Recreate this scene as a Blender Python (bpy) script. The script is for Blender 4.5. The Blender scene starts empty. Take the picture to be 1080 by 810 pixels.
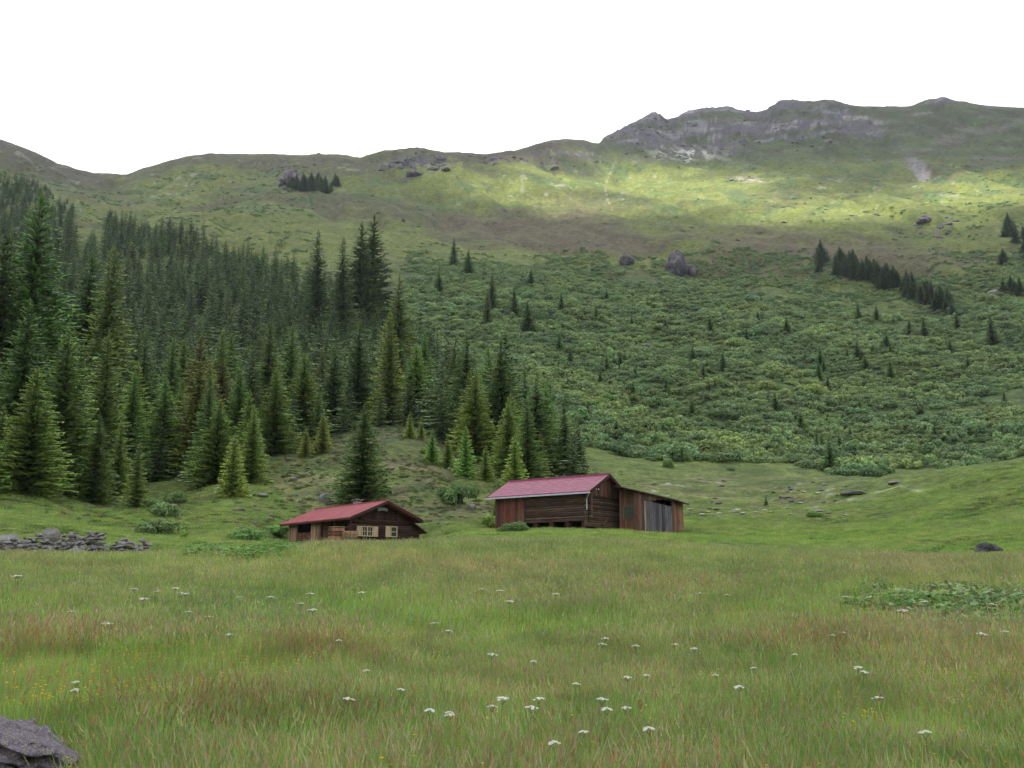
import bpy, math, random
import numpy as np
from mathutils import Vector, Matrix
random.seed(7); rng = np.random.default_rng(7)
sc = bpy.context.scene
class _Coll:
    @property
    def objects(s): return bpy.context.scene.collection.objects
C = _Coll()

# ---------------------------------------------------------------- camera
F = 1050.0; YH = 615.0
PITCH = math.atan((YH-405)/F); CP, SP = math.cos(PITCH), math.sin(PITCH)
EYE = 1.7
cd = bpy.data.cameras.new('camera'); cam = bpy.data.objects.new('camera', cd); C.objects.link(cam)
cam.location = (0, 0, EYE); cam.rotation_euler = (math.pi/2+PITCH, 0, 0)
cd.sensor_width = 36; cd.lens = 35.0; cd.clip_start = 0.1; cd.clip_end = 20000
sc.camera = cam
# ---------------------------------------------------------------- light
SUN_EL = math.radians(50); SUN_AZ = math.radians(232)      # compass style: 0 = +Y, clockwise
S = np.array([math.sin(SUN_AZ)*math.cos(SUN_EL), math.cos(SUN_AZ)*math.cos(SUN_EL), math.sin(SUN_EL)])
w = bpy.data.worlds.new('World'); sc.world = w; w.use_nodes = True
nt = w.node_tree; nt.nodes.clear()
sky = nt.nodes.new('ShaderNodeTexSky'); sky.sky_type = 'NISHITA'; sky.sun_disc = False
sky.sun_elevation = SUN_EL; sky.sun_rotation = SUN_AZ
bg1 = nt.nodes.new('ShaderNodeBackground'); bg1.inputs[1].default_value = 0.08
bg2 = nt.nodes.new('ShaderNodeBackground'); bg2.inputs[1].default_value = 0.72
tcw = nt.nodes.new('ShaderNodeTexCoord'); nzw = nt.nodes.new('ShaderNodeTexNoise')
nzw.inputs['Scale'].default_value = 1.6; nzw.inputs['Detail'].default_value = 4
rw = nt.nodes.new('ShaderNodeValToRGB')
rw.color_ramp.elements[0].position = 0.3; rw.color_ramp.elements[0].color = (0.86, 0.90, 0.98, 1)
rw.color_ramp.elements[1].position = 0.7; rw.color_ramp.elements[1].color = (1.0, 0.99, 0.97, 1)
mx = nt.nodes.new('ShaderNodeMixShader'); mx.inputs[0].default_value = 0.93      # thin overcast: cloud over blue
out = nt.nodes.new('ShaderNodeOutputWorld')
L = nt.links.new
L(tcw.outputs['Generated'], nzw.inputs['Vector']); L(nzw.outputs[0], rw.inputs[0]); L(rw.outputs[0], bg2.inputs[0])
L(sky.outputs[0], bg1.inputs[0]); L(bg1.outputs[0], mx.inputs[1]); L(bg2.outputs[0], mx.inputs[2]); L(mx.outputs[0], out.inputs[0])
ld = bpy.data.lights.new('sun', 'SUN'); ld.energy = 5.0; ld.angle = math.radians(0.6); ld.color = (1, 0.95, 0.86)
so = bpy.data.objects.new('sun', ld); C.objects.link(so)
so.rotation_euler = Vector(S).to_track_quat('Z', 'Y').to_euler()
sc.view_settings.view_transform = 'Standard'; sc.view_settings.look = 'None'
sc.view_settings.exposure = 1.56; sc.view_settings.gamma = 1; sc.view_settings.use_curve_mapping = False
sc.render.engine = 'CYCLES'
cy = sc.cycles
cy.max_bounces = 5; cy.diffuse_bounces = 3; cy.glossy_bounces = 2; cy.transmission_bounces = 3
cy.transparent_max_bounces = 4; cy.volume_bounces = 1; cy.use_denoising = True
cy.caustics_reflective = False; cy.caustics_refractive = False

# ---------------------------------------------------------------- noise and interpolation
def _hash(ix, iy, seed):
    h = (ix.astype(np.int64)*374761393 + iy.astype(np.int64)*668265263 + seed*974634777) & 0xffffffff
    h = ((h ^ (h >> 13))*1274126177) & 0xffffffff
    h = (h ^ (h >> 16)) & 0xffffffff
    return h/4294967295.0
def vnoise(x, y, seed=0):
    ix = np.floor(x); iy = np.floor(y); fx = x-ix; fy = y-iy
    ux = fx*fx*fx*(fx*(fx*6-15)+10); uy = fy*fy*fy*(fy*(fy*6-15)+10)
    a = _hash(ix, iy, seed); b = _hash(ix+1, iy, seed); c = _hash(ix, iy+1, seed); d = _hash(ix+1, iy+1, seed)
    return (a*(1-ux)+b*ux)*(1-uy) + (c*(1-ux)+d*ux)*uy
def fbm(x, y, sc_=1.0, octv=4, seed=0, ridged=False):
    s = 0; amp = 1; tot = 0; x = np.asarray(x, float)/sc_; y = np.asarray(y, float)/sc_
    for o in range(octv):
        v = vnoise(x*2.03**o+o*17.3, y*2.03**o-o*9.1, seed+o)*2-1
        if ridged: v = 1-2*np.abs(v)
        s = s+v*amp; tot += amp; amp *= 0.5
    return s/tot
def smooth(a, b, x):
    t = np.clip((np.asarray(x, float)-a)/(b-a), 0, 1); return t*t*(3-2*t)
def pchip(xk, yk, xq):
    xk = np.asarray(xk, float); yk = np.asarray(yk, float)
    h = np.diff(xk); d = np.diff(yk)/h; m = np.zeros_like(yk)
    m[0] = d[0]; m[-1] = d[-1]
    for i in range(1, len(xk)-1):
        if d[i-1]*d[i] > 0:
            w1 = 2*h[i]+h[i-1]; w2 = h[i]+2*h[i-1]
            m[i] = (w1+w2)/(w1/d[i-1]+w2/d[i])
    i = np.clip(np.searchsorted(xk, xq)-1, 0, len(h)-1)
    t = np.clip((xq-xk[i])/h[i], 0, 1)
    return (yk[i]*(2*t**3-3*t**2+1)+m[i]*h[i]*(t**3-2*t**2+t)+yk[i+1]*(-2*t**3+3*t**2)+m[i+1]*h[i]*(t**3-t**2))

def tan_elev(theta, py):                     # tangent of elevation of photo row py at azimuth theta
    up = (405-np.asarray(py, float))/F
    return (SP+up*CP)/((CP-up*SP)*np.sqrt(1+np.tan(theta)**2))
def theta_of(px, py):
    return np.arctan(((px-540)/F)/(CP-(405-py)/F*SP))
def project(x, y, z):
    z = z-EYE; d = y*CP+z*SP; v = -y*SP+z*CP
    d = np.where(np.abs(d) < 1e-3, 1e-3, d)
    return 540+F*x/d, 405-F*v/d, d
def raydir(px, py):
    v = Vector(((px-540)/F, CP-(405-py)/F*SP, SP+(405-py)/F*CP)); return v.normalized()

# ---------------------------------------------------------------- terrain
RK = [36, 50, 60, 75, 85, 100, 125, 160, 190, 240, 300, 400, 550, 700, 850]
TAB = {  # column -> height of the land in the view at those distances
 -260: [584, 588, 578, 556, 538, 512, 470, 425, 400, 365, 335, 300, 255, 222, 195],
 0:   [590, 593, 580, 556, 538, 514, 486, 445, 418, 378, 340, 298, 255, 222, 195],
 130: [590, 592, 582, 564, 552, 536, 512, 470, 440, 392, 350, 305, 262, 235, 215],
 200: [588, 590, 581, 566, 553, 533, 502, 468, 442, 395, 352, 308, 262, 232, 208],
 250: [586, 588, 580, 568, 550, 524, 488, 462, 440, 398, 355, 310, 265, 232, 205],
 330: [583, 582, 580, 575, 566, 534, 480, 458, 438, 398, 358, 312, 268, 238, 208],
 430: [582, 578, 576, 573, 564, 527, 460, 448, 432, 398, 360, 318, 272, 240, 210],
 500: [582, 575, 570, 565, 558, 532, 486, 464, 444, 408, 368, 325, 280, 250, 222],
 600: [583, 575, 568, 562, 557, 536, 508, 484, 462, 424, 385, 336, 288, 252, 225],
 700: [588, 580, 573, 567, 559, 541, 517, 497, 482, 446, 402, 348, 294, 256, 228],
 800: [593, 584, 578, 571, 562, 543, 521, 502, 488, 460, 415, 355, 298, 256, 226],
 900: [596, 588, 580, 570, 558, 538, 514, 503, 496, 474, 430, 366, 305, 260, 225],
 1000:[597, 588, 578, 560, 545, 518, 496, 499, 497, 474, 432, 372, 312, 268, 232],
 1080:[598, 588, 575, 550, 530, 500, 482, 490, 490, 470, 430, 374, 318, 272, 236],
 1400:[600, 585, 565, 530, 500, 465, 440, 450, 450, 430, 400, 360, 310, 265, 230]}
RIDGE = [(-400,110),(-100,128),(0,148),(20,155),(40,163),(60,171),(80,178),(100,183),(118,183),(133,183),(150,178),(175,171),(200,165),(222,162),(245,163),(270,162),
 (300,163),(330,163),(365,164),(380,167),(400,163),(420,159),(440,157),(458,160),(470,162),(500,162),(520,163),(545,159),(560,155),(580,149),(597,147),(615,148),
 (632,152),(637,145),(648,141),(660,135),(675,128),(688,120),(697,122),(703,128),(712,126),(722,121),(740,116),(755,114),(768,113),(778,117),(790,120),(803,120),(814,114),
 (822,108),(838,107),(850,109),(866,107),(880,106),(890,110),(903,112),(920,112),(938,112),(950,112),(962,111),(980,106),(996,104),(1008,107),(1025,110),(1050,112),(1080,113),(1500,88)]
tk = np.array(sorted(TAB)); tt = theta_of(tk, 450.0)
rxp = np.array([p[0] for p in RIDGE], float); ryp = np.array([p[1] for p in RIDGE], float)
rth = theta_of(rxp, ryp)
_g = np.arange(-400, 1501, 5.0); _y = np.interp(_g, rxp, ryp); _k = np.exp(-(np.arange(-24, 25)*5/45.0)**2); ysm = np.convolve(np.pad(_y, 24, 'edge'), _k/_k.sum(), 'valid'); gth = theta_of(_g, 140.0)
fine = np.radians(np.arange(-33, 33.01, 0.055))
coarse_r = np.radians(np.arange(34, 180, 2.0)); coarse_l = -coarse_r[::-1]
TH = np.concatenate([[-math.pi], coarse_l, fine, coarse_r, [math.pi]])
RR = np.concatenate([[0.5, 1.5, 3, 4.5], np.geomspace(6, 60, 150), np.geomspace(60.6, 2400, 560)])
Z = np.zeros((len(TH), len(RR))); RIDR = np.zeros(len(TH))
tabm = np.array([TAB[k] for k in tk], float)
for i, th in enumerate(TH):
    thc = float(np.clip(th, tt[0], tt[-1]))
    ys = [float(pchip(tt, tabm[:, k], np.array([thc]))[0]) for k in range(len(RK))]
    back = smooth(math.radians(42), math.radians(110), abs(th))
    yr = float(np.interp(thc, rth, ryp))
    rr_ = 1150+300*float(smooth(float(theta_of(480, 150)), float(theta_of(760, 120)), thc)); RIDR[i] = rr_
    zk = [0, 0, 0, 0.12, 0.75] ; rk = [0.1, 5, 9, 12, 20]
    zk.append(1.45); rk.append(26)
    thf = float(np.clip(th, -0.7, 0.7))
    for R_, y_ in zip(RK, ys):
        rk.append(R_); zk.append(EYE+R_*float(tan_elev(thf, y_)))
    for R_, y_ in ((rr_*0.84, float(np.interp(thc, gth, ysm))+(24+24*(rr_-1150)/300)), (rr_, yr), (rr_*1.07, yr+9), (rr_*1.3, yr+60), (2600, yr+160)):
        rk.append(R_); zk.append(EYE+R_*float(tan_elev(thf, y_)))
    zc = pchip(np.log(rk), zk, np.log(RR))
    zb = np.interp(RR, [0, 30, 120, 500, 1500, 2600], [0, -1, -4, 20, 260, 300])
    Z[i] = zc*(1-back)+zb*back
Z[0] = Z[-1] = (Z[0]+Z[-1])/2
TT, RG = np.meshgrid(TH, RR, indexing='ij')
X = RG*np.sin(TT); Y = RG*np.cos(TT)
px0, py0, _ = project(X, Y, Z)
front = (np.abs(TT) < math.radians(36)).astype(float)
def blob(cx, cy, rx, ry, rot=0, soft=0.35, wob=0.35, seed=3):
    c, s = math.cos(math.radians(rot)), math.sin(math.radians(rot))
    dx = px0-cx; dy = py0-cy
    u = (dx*c+dy*s)/rx; v = (-dx*s+dy*c)/ry
    d = np.sqrt(u*u+v*v)+wob*NZ[seed % 3]
    return (1-smooth(1-soft, 1+soft, d))*front
NZ = [fbm(X, Y, 60, 4, 11), fbm(X, Y, 25, 4, 12), fbm(X, Y, 110, 5, 13)]
far = smooth(130, 600, RG)
ridf = 1-0.85*np.exp(-((RG-RIDR[:, None])/65)**2)
# crags of the right-hand ridge and the outcrops along the skyline
rocky = np.clip(blob(765, 136, 108, 24, 0, .5, .6, 0)+.9*blob(860, 122, 48, 15, 5, .5, .6, 2)+blob(690, 130, 42, 17, -20, .4, .4, 1)+
                0.8*blob(440, 176, 46, 14, 4, .4, .5, 1)+0.6*blob(595, 164, 40, 10, 0, .4, .6, 1)+0.7*blob(307, 187, 13, 15, 0, .4, .4, 1)+
                0.4*blob(925, 140, 60, 12, 0, .5, .8, 2)+0.45*blob(1050, 150, 50, 14, 0, .5, .8, 0)+.6*blob(1000,106,40,5,0,.4,.5,1)+.5*blob(975,235,16,6,0,.5,.6,1), 0, 1)
# low noise on the far slopes
Z = Z + far*ridf*(9*fbm(X, Y, 150, 4, 21)+2.5*fbm(X, Y, 35, 3, 22)) + far*0.9*fbm(X, Y, 9, 3, 23)
Z = Z + rocky*(9*fbm(X*1.0, Y, 42, 5, 24, True)*ridf + 3.6*fbm(X, Y, 16, 4, 25, True)+1.6)*smooth(500, 900, RG)
ald = smooth(185, 260, RG)*(1-smooth(620, 760, RG))*smooth(0.0, 0.1, TT)
Z = Z + ald*(2.6*fbm(X, Y, 24, 3, 27)+4.0*fbm(X+Y*.5, Y*.6, 75, 3, 28, True))
Z = Z - far*ridf*12*np.clip(fbm(X+Y*0.25, Y*0.35, 70, 4, 26, True)-0.15, 0, 1)
mid = smooth(20, 60, RG)*(1-smooth(85, 130, RG))
bump = smooth(85, 110, RG)*(1-far)
Z = Z + 0.07*fbm(X, Y, 4, 3, 31)*smooth(7, 12, RG) + mid*(0.22+.3*smooth(2, 12, X))*fbm(X, Y, 14, 3, 32) + bump*(0.9*fbm(X, Y, 14, 4, 33)+0.35*fbm(X, Y, 4, 3, 34))
def pad(cx, cy, rad, z0):                      # level ground under a building
    global Z
    d = np.hypot(X-cx, Y-cy); k = 1-smooth(rad*0.72, rad*1.3, d); Z = Z*(1-k)+z0*k
pad(-12.9, 82, 7.0, 4.25); pad(3.6, 86.5, 6.8, 6.05)
LR = np.log(RR)
def H(x, y):
    x = np.asarray(x, float); y = np.asarray(y, float)
    th = np.arctan2(x, y); r = np.clip(np.hypot(x, y), RR[0], RR[-1]-1)
    i = np.clip(np.searchsorted(TH, th)-1, 0, len(TH)-2); j = np.clip(np.searchsorted(RR, r)-1, 0, len(RR)-2)
    a = (th-TH[i])/(TH[i+1]-TH[i]); b = (r-RR[j])/(RR[j+1]-RR[j])
    return (Z[i, j]*(1-a)+Z[i+1, j]*a)*(1-b)+(Z[i, j+1]*(1-a)+Z[i+1, j+1]*a)*b
def samp(A, x, y):
    i = np.clip(np.searchsorted(TH, np.arctan2(x, y)), 0, len(TH)-1); j = np.clip(np.searchsorted(RR, np.hypot(x, y)), 0, len(RR)-1); return A[i, j]
def hit(px, py, off=0.0, rmin=6.0, rmax=2000):   # where the sight line of a photo point meets the land
    d = raydir(px, py); hd = math.hypot(d.x, d.y)
    t = np.geomspace(rmin, rmax, 1500)/hd
    xs, ys, zs = d.x*t, d.y*t, EYE+d.z*t
    below = zs < H(xs, ys)+off
    if not below.any(): return None
    k = int(np.argmax(below)); return Vector((float(xs[k]), float(ys[k]), float(H(xs[k], ys[k]))))
def at_range(px, R, py=450):
    th = float(theta_of(px, py)); x, y = R*math.sin(th), R*math.cos(th)
    return Vector((x, y, float(H(x, y))))

PX, PY, _ = project(X, Y, Z)
px0, py0 = PX, PY
# ---- land cover (base colours of what grows or lies there)
def mixc(A, col, k):
    k = np.clip(k, 0, 1)[..., None]; return A*(1-k)+np.array(col)*k
GREEN = (0.082, 0.112, 0.028); LUSH = (0.055, 0.105, 0.026); STRAW = (0.135, 0.115, 0.055); HEATH = (0.055, 0.046, 0.030)
ROCK = (0.066, 0.056, 0.072); PALE = (0.34, 0.32, 0.29)
COL = np.zeros(X.shape+(3,)); COL[:] = GREEN
n1 = fbm(X, Y, 9, 4, 41); n2 = fbm(X, Y, 30, 4, 42); n3 = fbm(X, Y, 3, 3, 43); n4 = fbm(X*0.5, Y, 100, 5, 44); n5 = fbm(X, Y, 22, 5, 45)
near = 1-smooth(60, 110, RG)
COL = mixc(COL, STRAW, near*smooth(-0.15, 0.5, n1+0.4*n2)*0.65)
COL = mixc(COL, (0.15, 0.105, 0.06), near*0.3*smooth(0.1, 0.5, fbm(X, Y, 6, 4, 46)))
COL = mixc(COL, LUSH, near*0.5*smooth(0.05, 0.45, fbm(X, Y, 12, 3, 47)))
alp = smooth(400, 600, RG)
COL = mixc(COL, (0.088, 0.102, 0.025), alp*0.9)
COL = mixc(COL, HEATH, alp*0.75*smooth(0.0, 0.42, n4+0.4*n5))
COL = mixc(COL, (0.04, 0.075, 0.024), alp*0.65*smooth(0.12, 0.3, n5+0.3*n1)*smooth(260, 200, py0)*smooth(140, 190, py0))
heath = blob(560, 241, 105, 20, 2, .3, .4, 1)+0.9*blob(640, 262, 60, 8, 0, .4, .4, 1)+.85*blob(860, 262, 120, 17, 8, .5, .6, 0)+.6*blob(620, 215, 60, 12, 0, .5, .5, 1)
COL = mixc(COL, (0.075, 0.056, 0.040), np.clip(heath, 0, 1)*0.62*alp)
COL = mixc(COL, HEATH, 0.75*alp*smooth(0.35, 0, np.abs((py0-(np.interp(px0, rxp, ryp)+4))/40.0))*smooth(-.3, .3, n5+.3))
COL = mixc(COL, (0.055, 0.048, 0.035), alp*blob(30, 165, 110, 22, 22, .4, .3, 1)*.9)
# the knoll behind the hut and the grassy slopes above the wall
kn = (blob(400, 490, 120, 62, 5, .3, .3, 1)+blob(470, 490, 60, 45, 0, .4, .3, 1))*smooth(84, 96, RG)*(1-smooth(150, 190, RG))
COL = mixc(COL, (0.10, 0.088, 0.05), np.clip(kn, 0, 1)*(0.15+0.6*smooth(-.15, .35, n3+0.6*n1)))
mslope = smooth(62, 75, RG)*(1-smooth(130, 180, RG))*(px0 < 330)
COL = mixc(COL, (0.10, 0.10, 0.045), mslope*0.6*smooth(-.2, .4, n3+n1))
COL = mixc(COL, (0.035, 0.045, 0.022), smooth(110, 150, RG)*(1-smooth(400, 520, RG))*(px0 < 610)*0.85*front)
COL = mixc(COL, (0.05, 0.075, 0.026), smooth(195, 230, RG)*(1-smooth(480, 620, RG+60*n5))*(px0 > 430)*0.9)
rough = blob(780, 520, 130, 26, 4, .4, .5, 1)*smooth(90, 100, RG)
COL = mixc(COL, (0.11, 0.105, 0.055), rough*.6*smooth(-.2, .3, n3+.5*n1))
COL = mixc(COL, PALE, rough*0.5*smooth(0.42, 0.6, fbm(X, Y, 2.2, 3, 48)))
# tracks, scree, stone runs
def line(pts, wpx, seed=1):
    d = np.full(X.shape, 1e9)
    for (ax, ay), (bx, by) in zip(pts[:-1], pts[1:]):
        vx, vy = bx-ax, by-ay; t = np.clip(((px0-ax)*vx+(py0-ay)*vy)/(vx*vx+vy*vy), 0, 1)
        d = np.minimum(d, np.hypot(px0-ax-t*vx, (py0-ay-t*vy)))
    return (1-smooth(wpx*0.5, wpx*1.4, d+wpx*0.7*NZ[seed % 3]))*front
COL = mixc(COL, PALE, line([(650, 168), (645, 180), (638, 195), (640, 208), (646, 222)], 1.0)*0.3*smooth(-.3,.3,n1))
scree = line([(955, 142), (948, 152), (960, 166), (970, 177), (974, 183)], 7)+line([(948, 150), (940, 142), (985, 137)], 3.5)*.8
COL = mixc(COL, (0.17, 0.15, 0.165), scree*0.9)
PATH = line([(700, 597), (770, 600), (850, 605), (930, 606)], 3.0)
COL = mixc(COL, (0.24, 0.18, 0.13), PATH*0.75*near)
COL = mixc(COL, PALE, line([(890, 607), (925, 609)], 1.6)*0.9*near*smooth(-.2, .2, n3))
COL = mixc(COL, PALE, line([(905, 527), (925, 519), (948, 512), (975, 520)], 1.3)*0.4*smooth(-.3,.2,n3))
COL = mixc(COL, (0.13, 0.10, 0.05), blob(640, 640, 700, 20, 2, .6, .5, 2)*.35*near)
# scattered stone faces and the crags
st = alp*smooth(0.5, 0.62, fbm(X, Y, 12, 3, 49)+0.12*n5)*(0.6*smooth(240, 200, py0))
COL = mixc(COL, (0.24, 0.23, 0.21), st*0.7)
top = smooth(700, 1000, RG)*smooth(600, 680, px0)*smooth(178, 160, py0)
COL = mixc(COL, (0.032, 0.036, 0.018), top*.85)
COL = mixc(COL, (0.048, 0.066, 0.022), top*.8*smooth(-.05, .25, n5+.4*n2))
COL = mixc(COL, (0.10, 0.09, 0.085), top*.7*smooth(.12, .3, fbm(X*.5, Z*1.5, 30, 4, 52)+.3*n5))
stra = fbm(X*.35+Y*.1, Z*1.6, 22, 5, 50); rk = np.clip(rocky*(0.54+2.1*stra+.5*n5), 0, 1)
COL = mixc(COL, ROCK, smooth(0.35, 0.62, rk))
COL = mixc(COL, (0.21, 0.195, 0.2), smooth(0.3, .6, rk)*smooth(0.12, 0.35, fbm(X*.3, Z*2.2, 16, 4, 51))*0.6)
COL = mixc(COL, (0.34, 0.33, 0.31), blob(720, 162, 34, 7, 4, .5, .6, 1)*smooth(-.1, .3, n1)*.8)
COL = mixc(COL, (0.20, 0.18, 0.15), blob(790, 189, 16, 2.5, 4, .5, .8, 1)*smooth(-.2, .2, n1)*.8)
pal = blob(600, 240, 900, 90, 0, .3, .2, 1)*alp
COL = np.clip(COL*(1+0.22*n3[..., None])*(1+.18*n1[..., None]), 0.01, 0.6)

def mesh_from(name, V, Fc, smooth_=False, mat=None, col=None, attr='tint'):
    me = bpy.data.meshes.new(name)
    V = np.asarray(V, np.float32).reshape(-1, 3); Fc = np.asarray(Fc, np.int32)
    k = Fc.shape[1]
    me.vertices.add(len(V)); me.vertices.foreach_set('co', V.ravel())
    me.loops.add(Fc.size); me.loops.foreach_set('vertex_index', Fc.ravel())
    me.polygons.add(len(Fc)); me.polygons.foreach_set('loop_start', np.arange(0, Fc.size, k, dtype=np.int32))
    me.polygons.foreach_set('use_smooth', np.full(len(Fc), smooth_, bool))
    me.update(calc_edges=True)
    if col is not None:
        a = me.color_attributes.new(attr, 'FLOAT_COLOR', 'POINT')
        c4 = np.ones((len(V), 4), np.float32); c4[:, :3] = col; a.data.foreach_set('color', c4.ravel())
    if mat: me.materials.append(mat)
    return me
def link(name, me, parent=None):
    o = bpy.data.objects.new(name, me); C.objects.link(o)
    if parent: o.parent = parent
    return o
def tag(o, label=None, cat=None, group=None, kind=None):
    if label: o['label'] = label
    if cat: o['category'] = cat
    if group: o['group'] = group
    if kind: o['kind'] = kind
    return o
def empty(name, loc, rz=0):
    o = bpy.data.objects.new(name, None); C.objects.link(o); o.location = loc; o.rotation_euler = (0, 0, rz); o.empty_display_size = .3
    return o

# ---------------------------------------------------------------- materials
class NT:
    def __init__(s, name):
        s.m = bpy.data.materials.new(name); s.m.use_nodes = True; s.t = s.m.node_tree; s.t.nodes.clear()
        s.o = s.t.nodes.new('ShaderNodeOutputMaterial')
    def n(s, typ, **kw):
        q = s.t.nodes.new(typ)
        for k, v in kw.items():
            if k.startswith('i_'):
                q.inputs[k[2:].replace('_', ' ')].default_value = v
            else: setattr(q, k, v)
        return q
    def l(s, a, b): s.t.links.new(a, b)
    def mixrgb(s, typ, fac, a, b):
        q = s.n('ShaderNodeMix', data_type='RGBA', blend_type=typ)
        for v, i in ((fac, 0), (a, 6), (b, 7)):
            if hasattr(v, 'is_linked'): s.l(v, q.inputs[i])
            else: q.inputs[i].default_value = v if i == 0 else (*v, 1)
        return q.outputs[2]
    def ramp(s, f, stops):
        q = s.n('ShaderNodeValToRGB'); cr = q.color_ramp
        while len(cr.elements) < len(stops): cr.elements.new(0.5)
        for e, (p, c) in zip(cr.elements, stops): e.position = p; e.color = (*c, 1) if len(c) == 3 else c
        s.l(f, q.inputs[0]); return q.outputs[0]
    def noise(s, vec, scale, detail=4, rough=.55):
        q = s.n('ShaderNodeTexNoise'); q.inputs['Scale'].default_value = scale; q.inputs['Detail'].default_value = detail
        q.inputs['Roughness'].default_value = rough
        if vec is not None: s.l(vec, q.inputs['Vector'])
        return q.outputs[0]
    def mapping(s, vec, scale):
        q = s.n('ShaderNodeMapping'); q.inputs['Scale'].default_value = scale; s.l(vec, q.inputs[0]); return q.outputs[0]

def ground_material():
    g = NT('meadow_ground')
    at = g.n('ShaderNodeVertexColor', layer_name='tint'); geo = g.n('ShaderNodeNewGeometry')
    pos = geo.outputs['Position']
    a = g.noise(pos, 1.7, 5, .65); b = g.noise(pos, 0.28, 5, .6); c_ = g.noise(pos, 0.06, 6, .65)
    col = g.mixrgb('MULTIPLY', 1.0, at.outputs[0], g.ramp(a, [(0.3, (.45, .45, .45)), (0.7, (1.5, 1.5, 1.45))]))
    col = g.mixrgb('MULTIPLY', 1.0, col, g.ramp(b, [(0.32, (.55, .58, .62)), (0.68, (1.42, 1.4, 1.3))]))
    col = g.mixrgb('MULTIPLY', 0.8, col, g.ramp(c_, [(0.35, (.75, .78, .8)), (0.65, (1.22, 1.2, 1.15))]))
    p = g.n('ShaderNodeBsdfPrincipled', i_Roughness=0.9); p.inputs['Specular IOR Level'].default_value = .15
    g.l(col, p.inputs['Base Color'])
    bp = g.n('ShaderNodeBump', i_Strength=0.7, i_Distance=1.2); g.l(b, bp.inputs['Height'])
    bq = g.n('ShaderNodeBump', i_Strength=0.5, i_Distance=0.12); g.l(a, bq.inputs['Height']); g.l(bp.outputs[0], bq.inputs['Normal'])
    g.l(bq.outputs[0], p.inputs['Normal']); g.l(p.outputs[0], g.o.inputs[0]); return g.m
def leaf_material(name, dark, light, hue=0.03, transl=.25, var=.35, rough=.55, posvar=0.0):
    g = NT(name)
    at = g.n('ShaderNodeVertexColor', layer_name='tint'); sep = g.n('ShaderNodeSeparateColor'); g.l(at.outputs[0], sep.inputs[0])
    oi = g.n('ShaderNodeObjectInfo')
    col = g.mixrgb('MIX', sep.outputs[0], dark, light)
    hs = g.n('ShaderNodeHueSaturation'); g.l(col, hs.inputs['Color'])
    m1 = g.n('ShaderNodeMapRange'); g.l(oi.outputs['Random'], m1.inputs[0]); m1.inputs[3].default_value = 0.5-hue; m1.inputs[4].default_value = 0.5+hue
    fr = g.n('ShaderNodeMath', operation='MULTIPLY'); g.l(oi.outputs['Random'], fr.inputs[0]); fr.inputs[1].default_value = 37.0
    f2 = g.n('ShaderNodeMath', operation='FRACT'); g.l(fr.outputs[0], f2.inputs[0])
    m2 = g.n('ShaderNodeMapRange'); g.l(f2.outputs[0], m2.inputs[0]); m2.inputs[3].default_value = 1-var; m2.inputs[4].default_value = 1+var
    g.l(m1.outputs[0], hs.inputs['Hue']); g.l(m2.outputs[0], hs.inputs['Value'])
    c = g.mixrgb('MULTIPLY', 1.0, hs.outputs[0], oi.outputs['Color'])
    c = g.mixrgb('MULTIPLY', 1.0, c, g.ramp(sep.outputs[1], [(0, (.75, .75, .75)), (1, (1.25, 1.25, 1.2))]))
    if posvar:
        geo = g.n('ShaderNodeNewGeometry'); nn = g.noise(geo.outputs['Position'], .035, 4)
        c = g.mixrgb('MULTIPLY', posvar, c, g.ramp(nn, [(.35, (.7, .8, .9)), (.65, (1.35, 1.15, .85))]))
    p = g.n('ShaderNodeBsdfPrincipled', i_Roughness=rough); p.inputs['Specular IOR Level'].default_value = .25
    tr = g.n('ShaderNodeBsdfTranslucent'); g.l(c, p.inputs['Base Color']); g.l(c, tr.inputs[0])
    ms = g.n('ShaderNodeMixShader'); ms.inputs[0].default_value = transl
    g.l(p.outputs[0], ms.inputs[1]); g.l(tr.outputs[0], ms.inputs[2]); g.l(ms.outputs[0], g.o.inputs[0]); return g.m
def grass_material():
    g = NT('grass_blades')
    at = g.n('ShaderNodeVertexColor', layer_name='tint'); geo = g.n('ShaderNodeNewGeometry'); oi = g.n('ShaderNodeObjectInfo')
    nn = g.noise(geo.outputs['Position'], .22, 4, .6); n2_ = g.noise(geo.outputs['Position'], 1.1, 3)
    c = g.mixrgb('MULTIPLY', 1.0, at.outputs[0], g.ramp(nn, [(.35, (.84, .97, .8)), (.65, (1.2, 1.05, 1.1))]))
    c = g.mixrgb('MULTIPLY', 1.0, c, g.ramp(n2_, [(.3, (.75, .78, .75)), (.7, (1.25, 1.22, 1.2))]))
    c = g.mixrgb('MULTIPLY', 1.0, c, g.ramp(oi.outputs['Random'], [(0, (.78, .8, .8)), (1, (1.22, 1.2, 1.2))]))
    p = g.n('ShaderNodeBsdfPrincipled', i_Roughness=.6); p.inputs['Specular IOR Level'].default_value = .2
    tr = g.n('ShaderNodeBsdfTranslucent'); g.l(c, p.inputs['Base Color']); g.l(c, tr.inputs[0])
    ms = g.n('ShaderNodeMixShader'); ms.inputs[0].default_value = .38
    g.l(p.outputs[0], ms.inputs[1]); g.l(tr.outputs[0], ms.inputs[2]); g.l(ms.outputs[0], g.o.inputs[0]); return g.m
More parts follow.
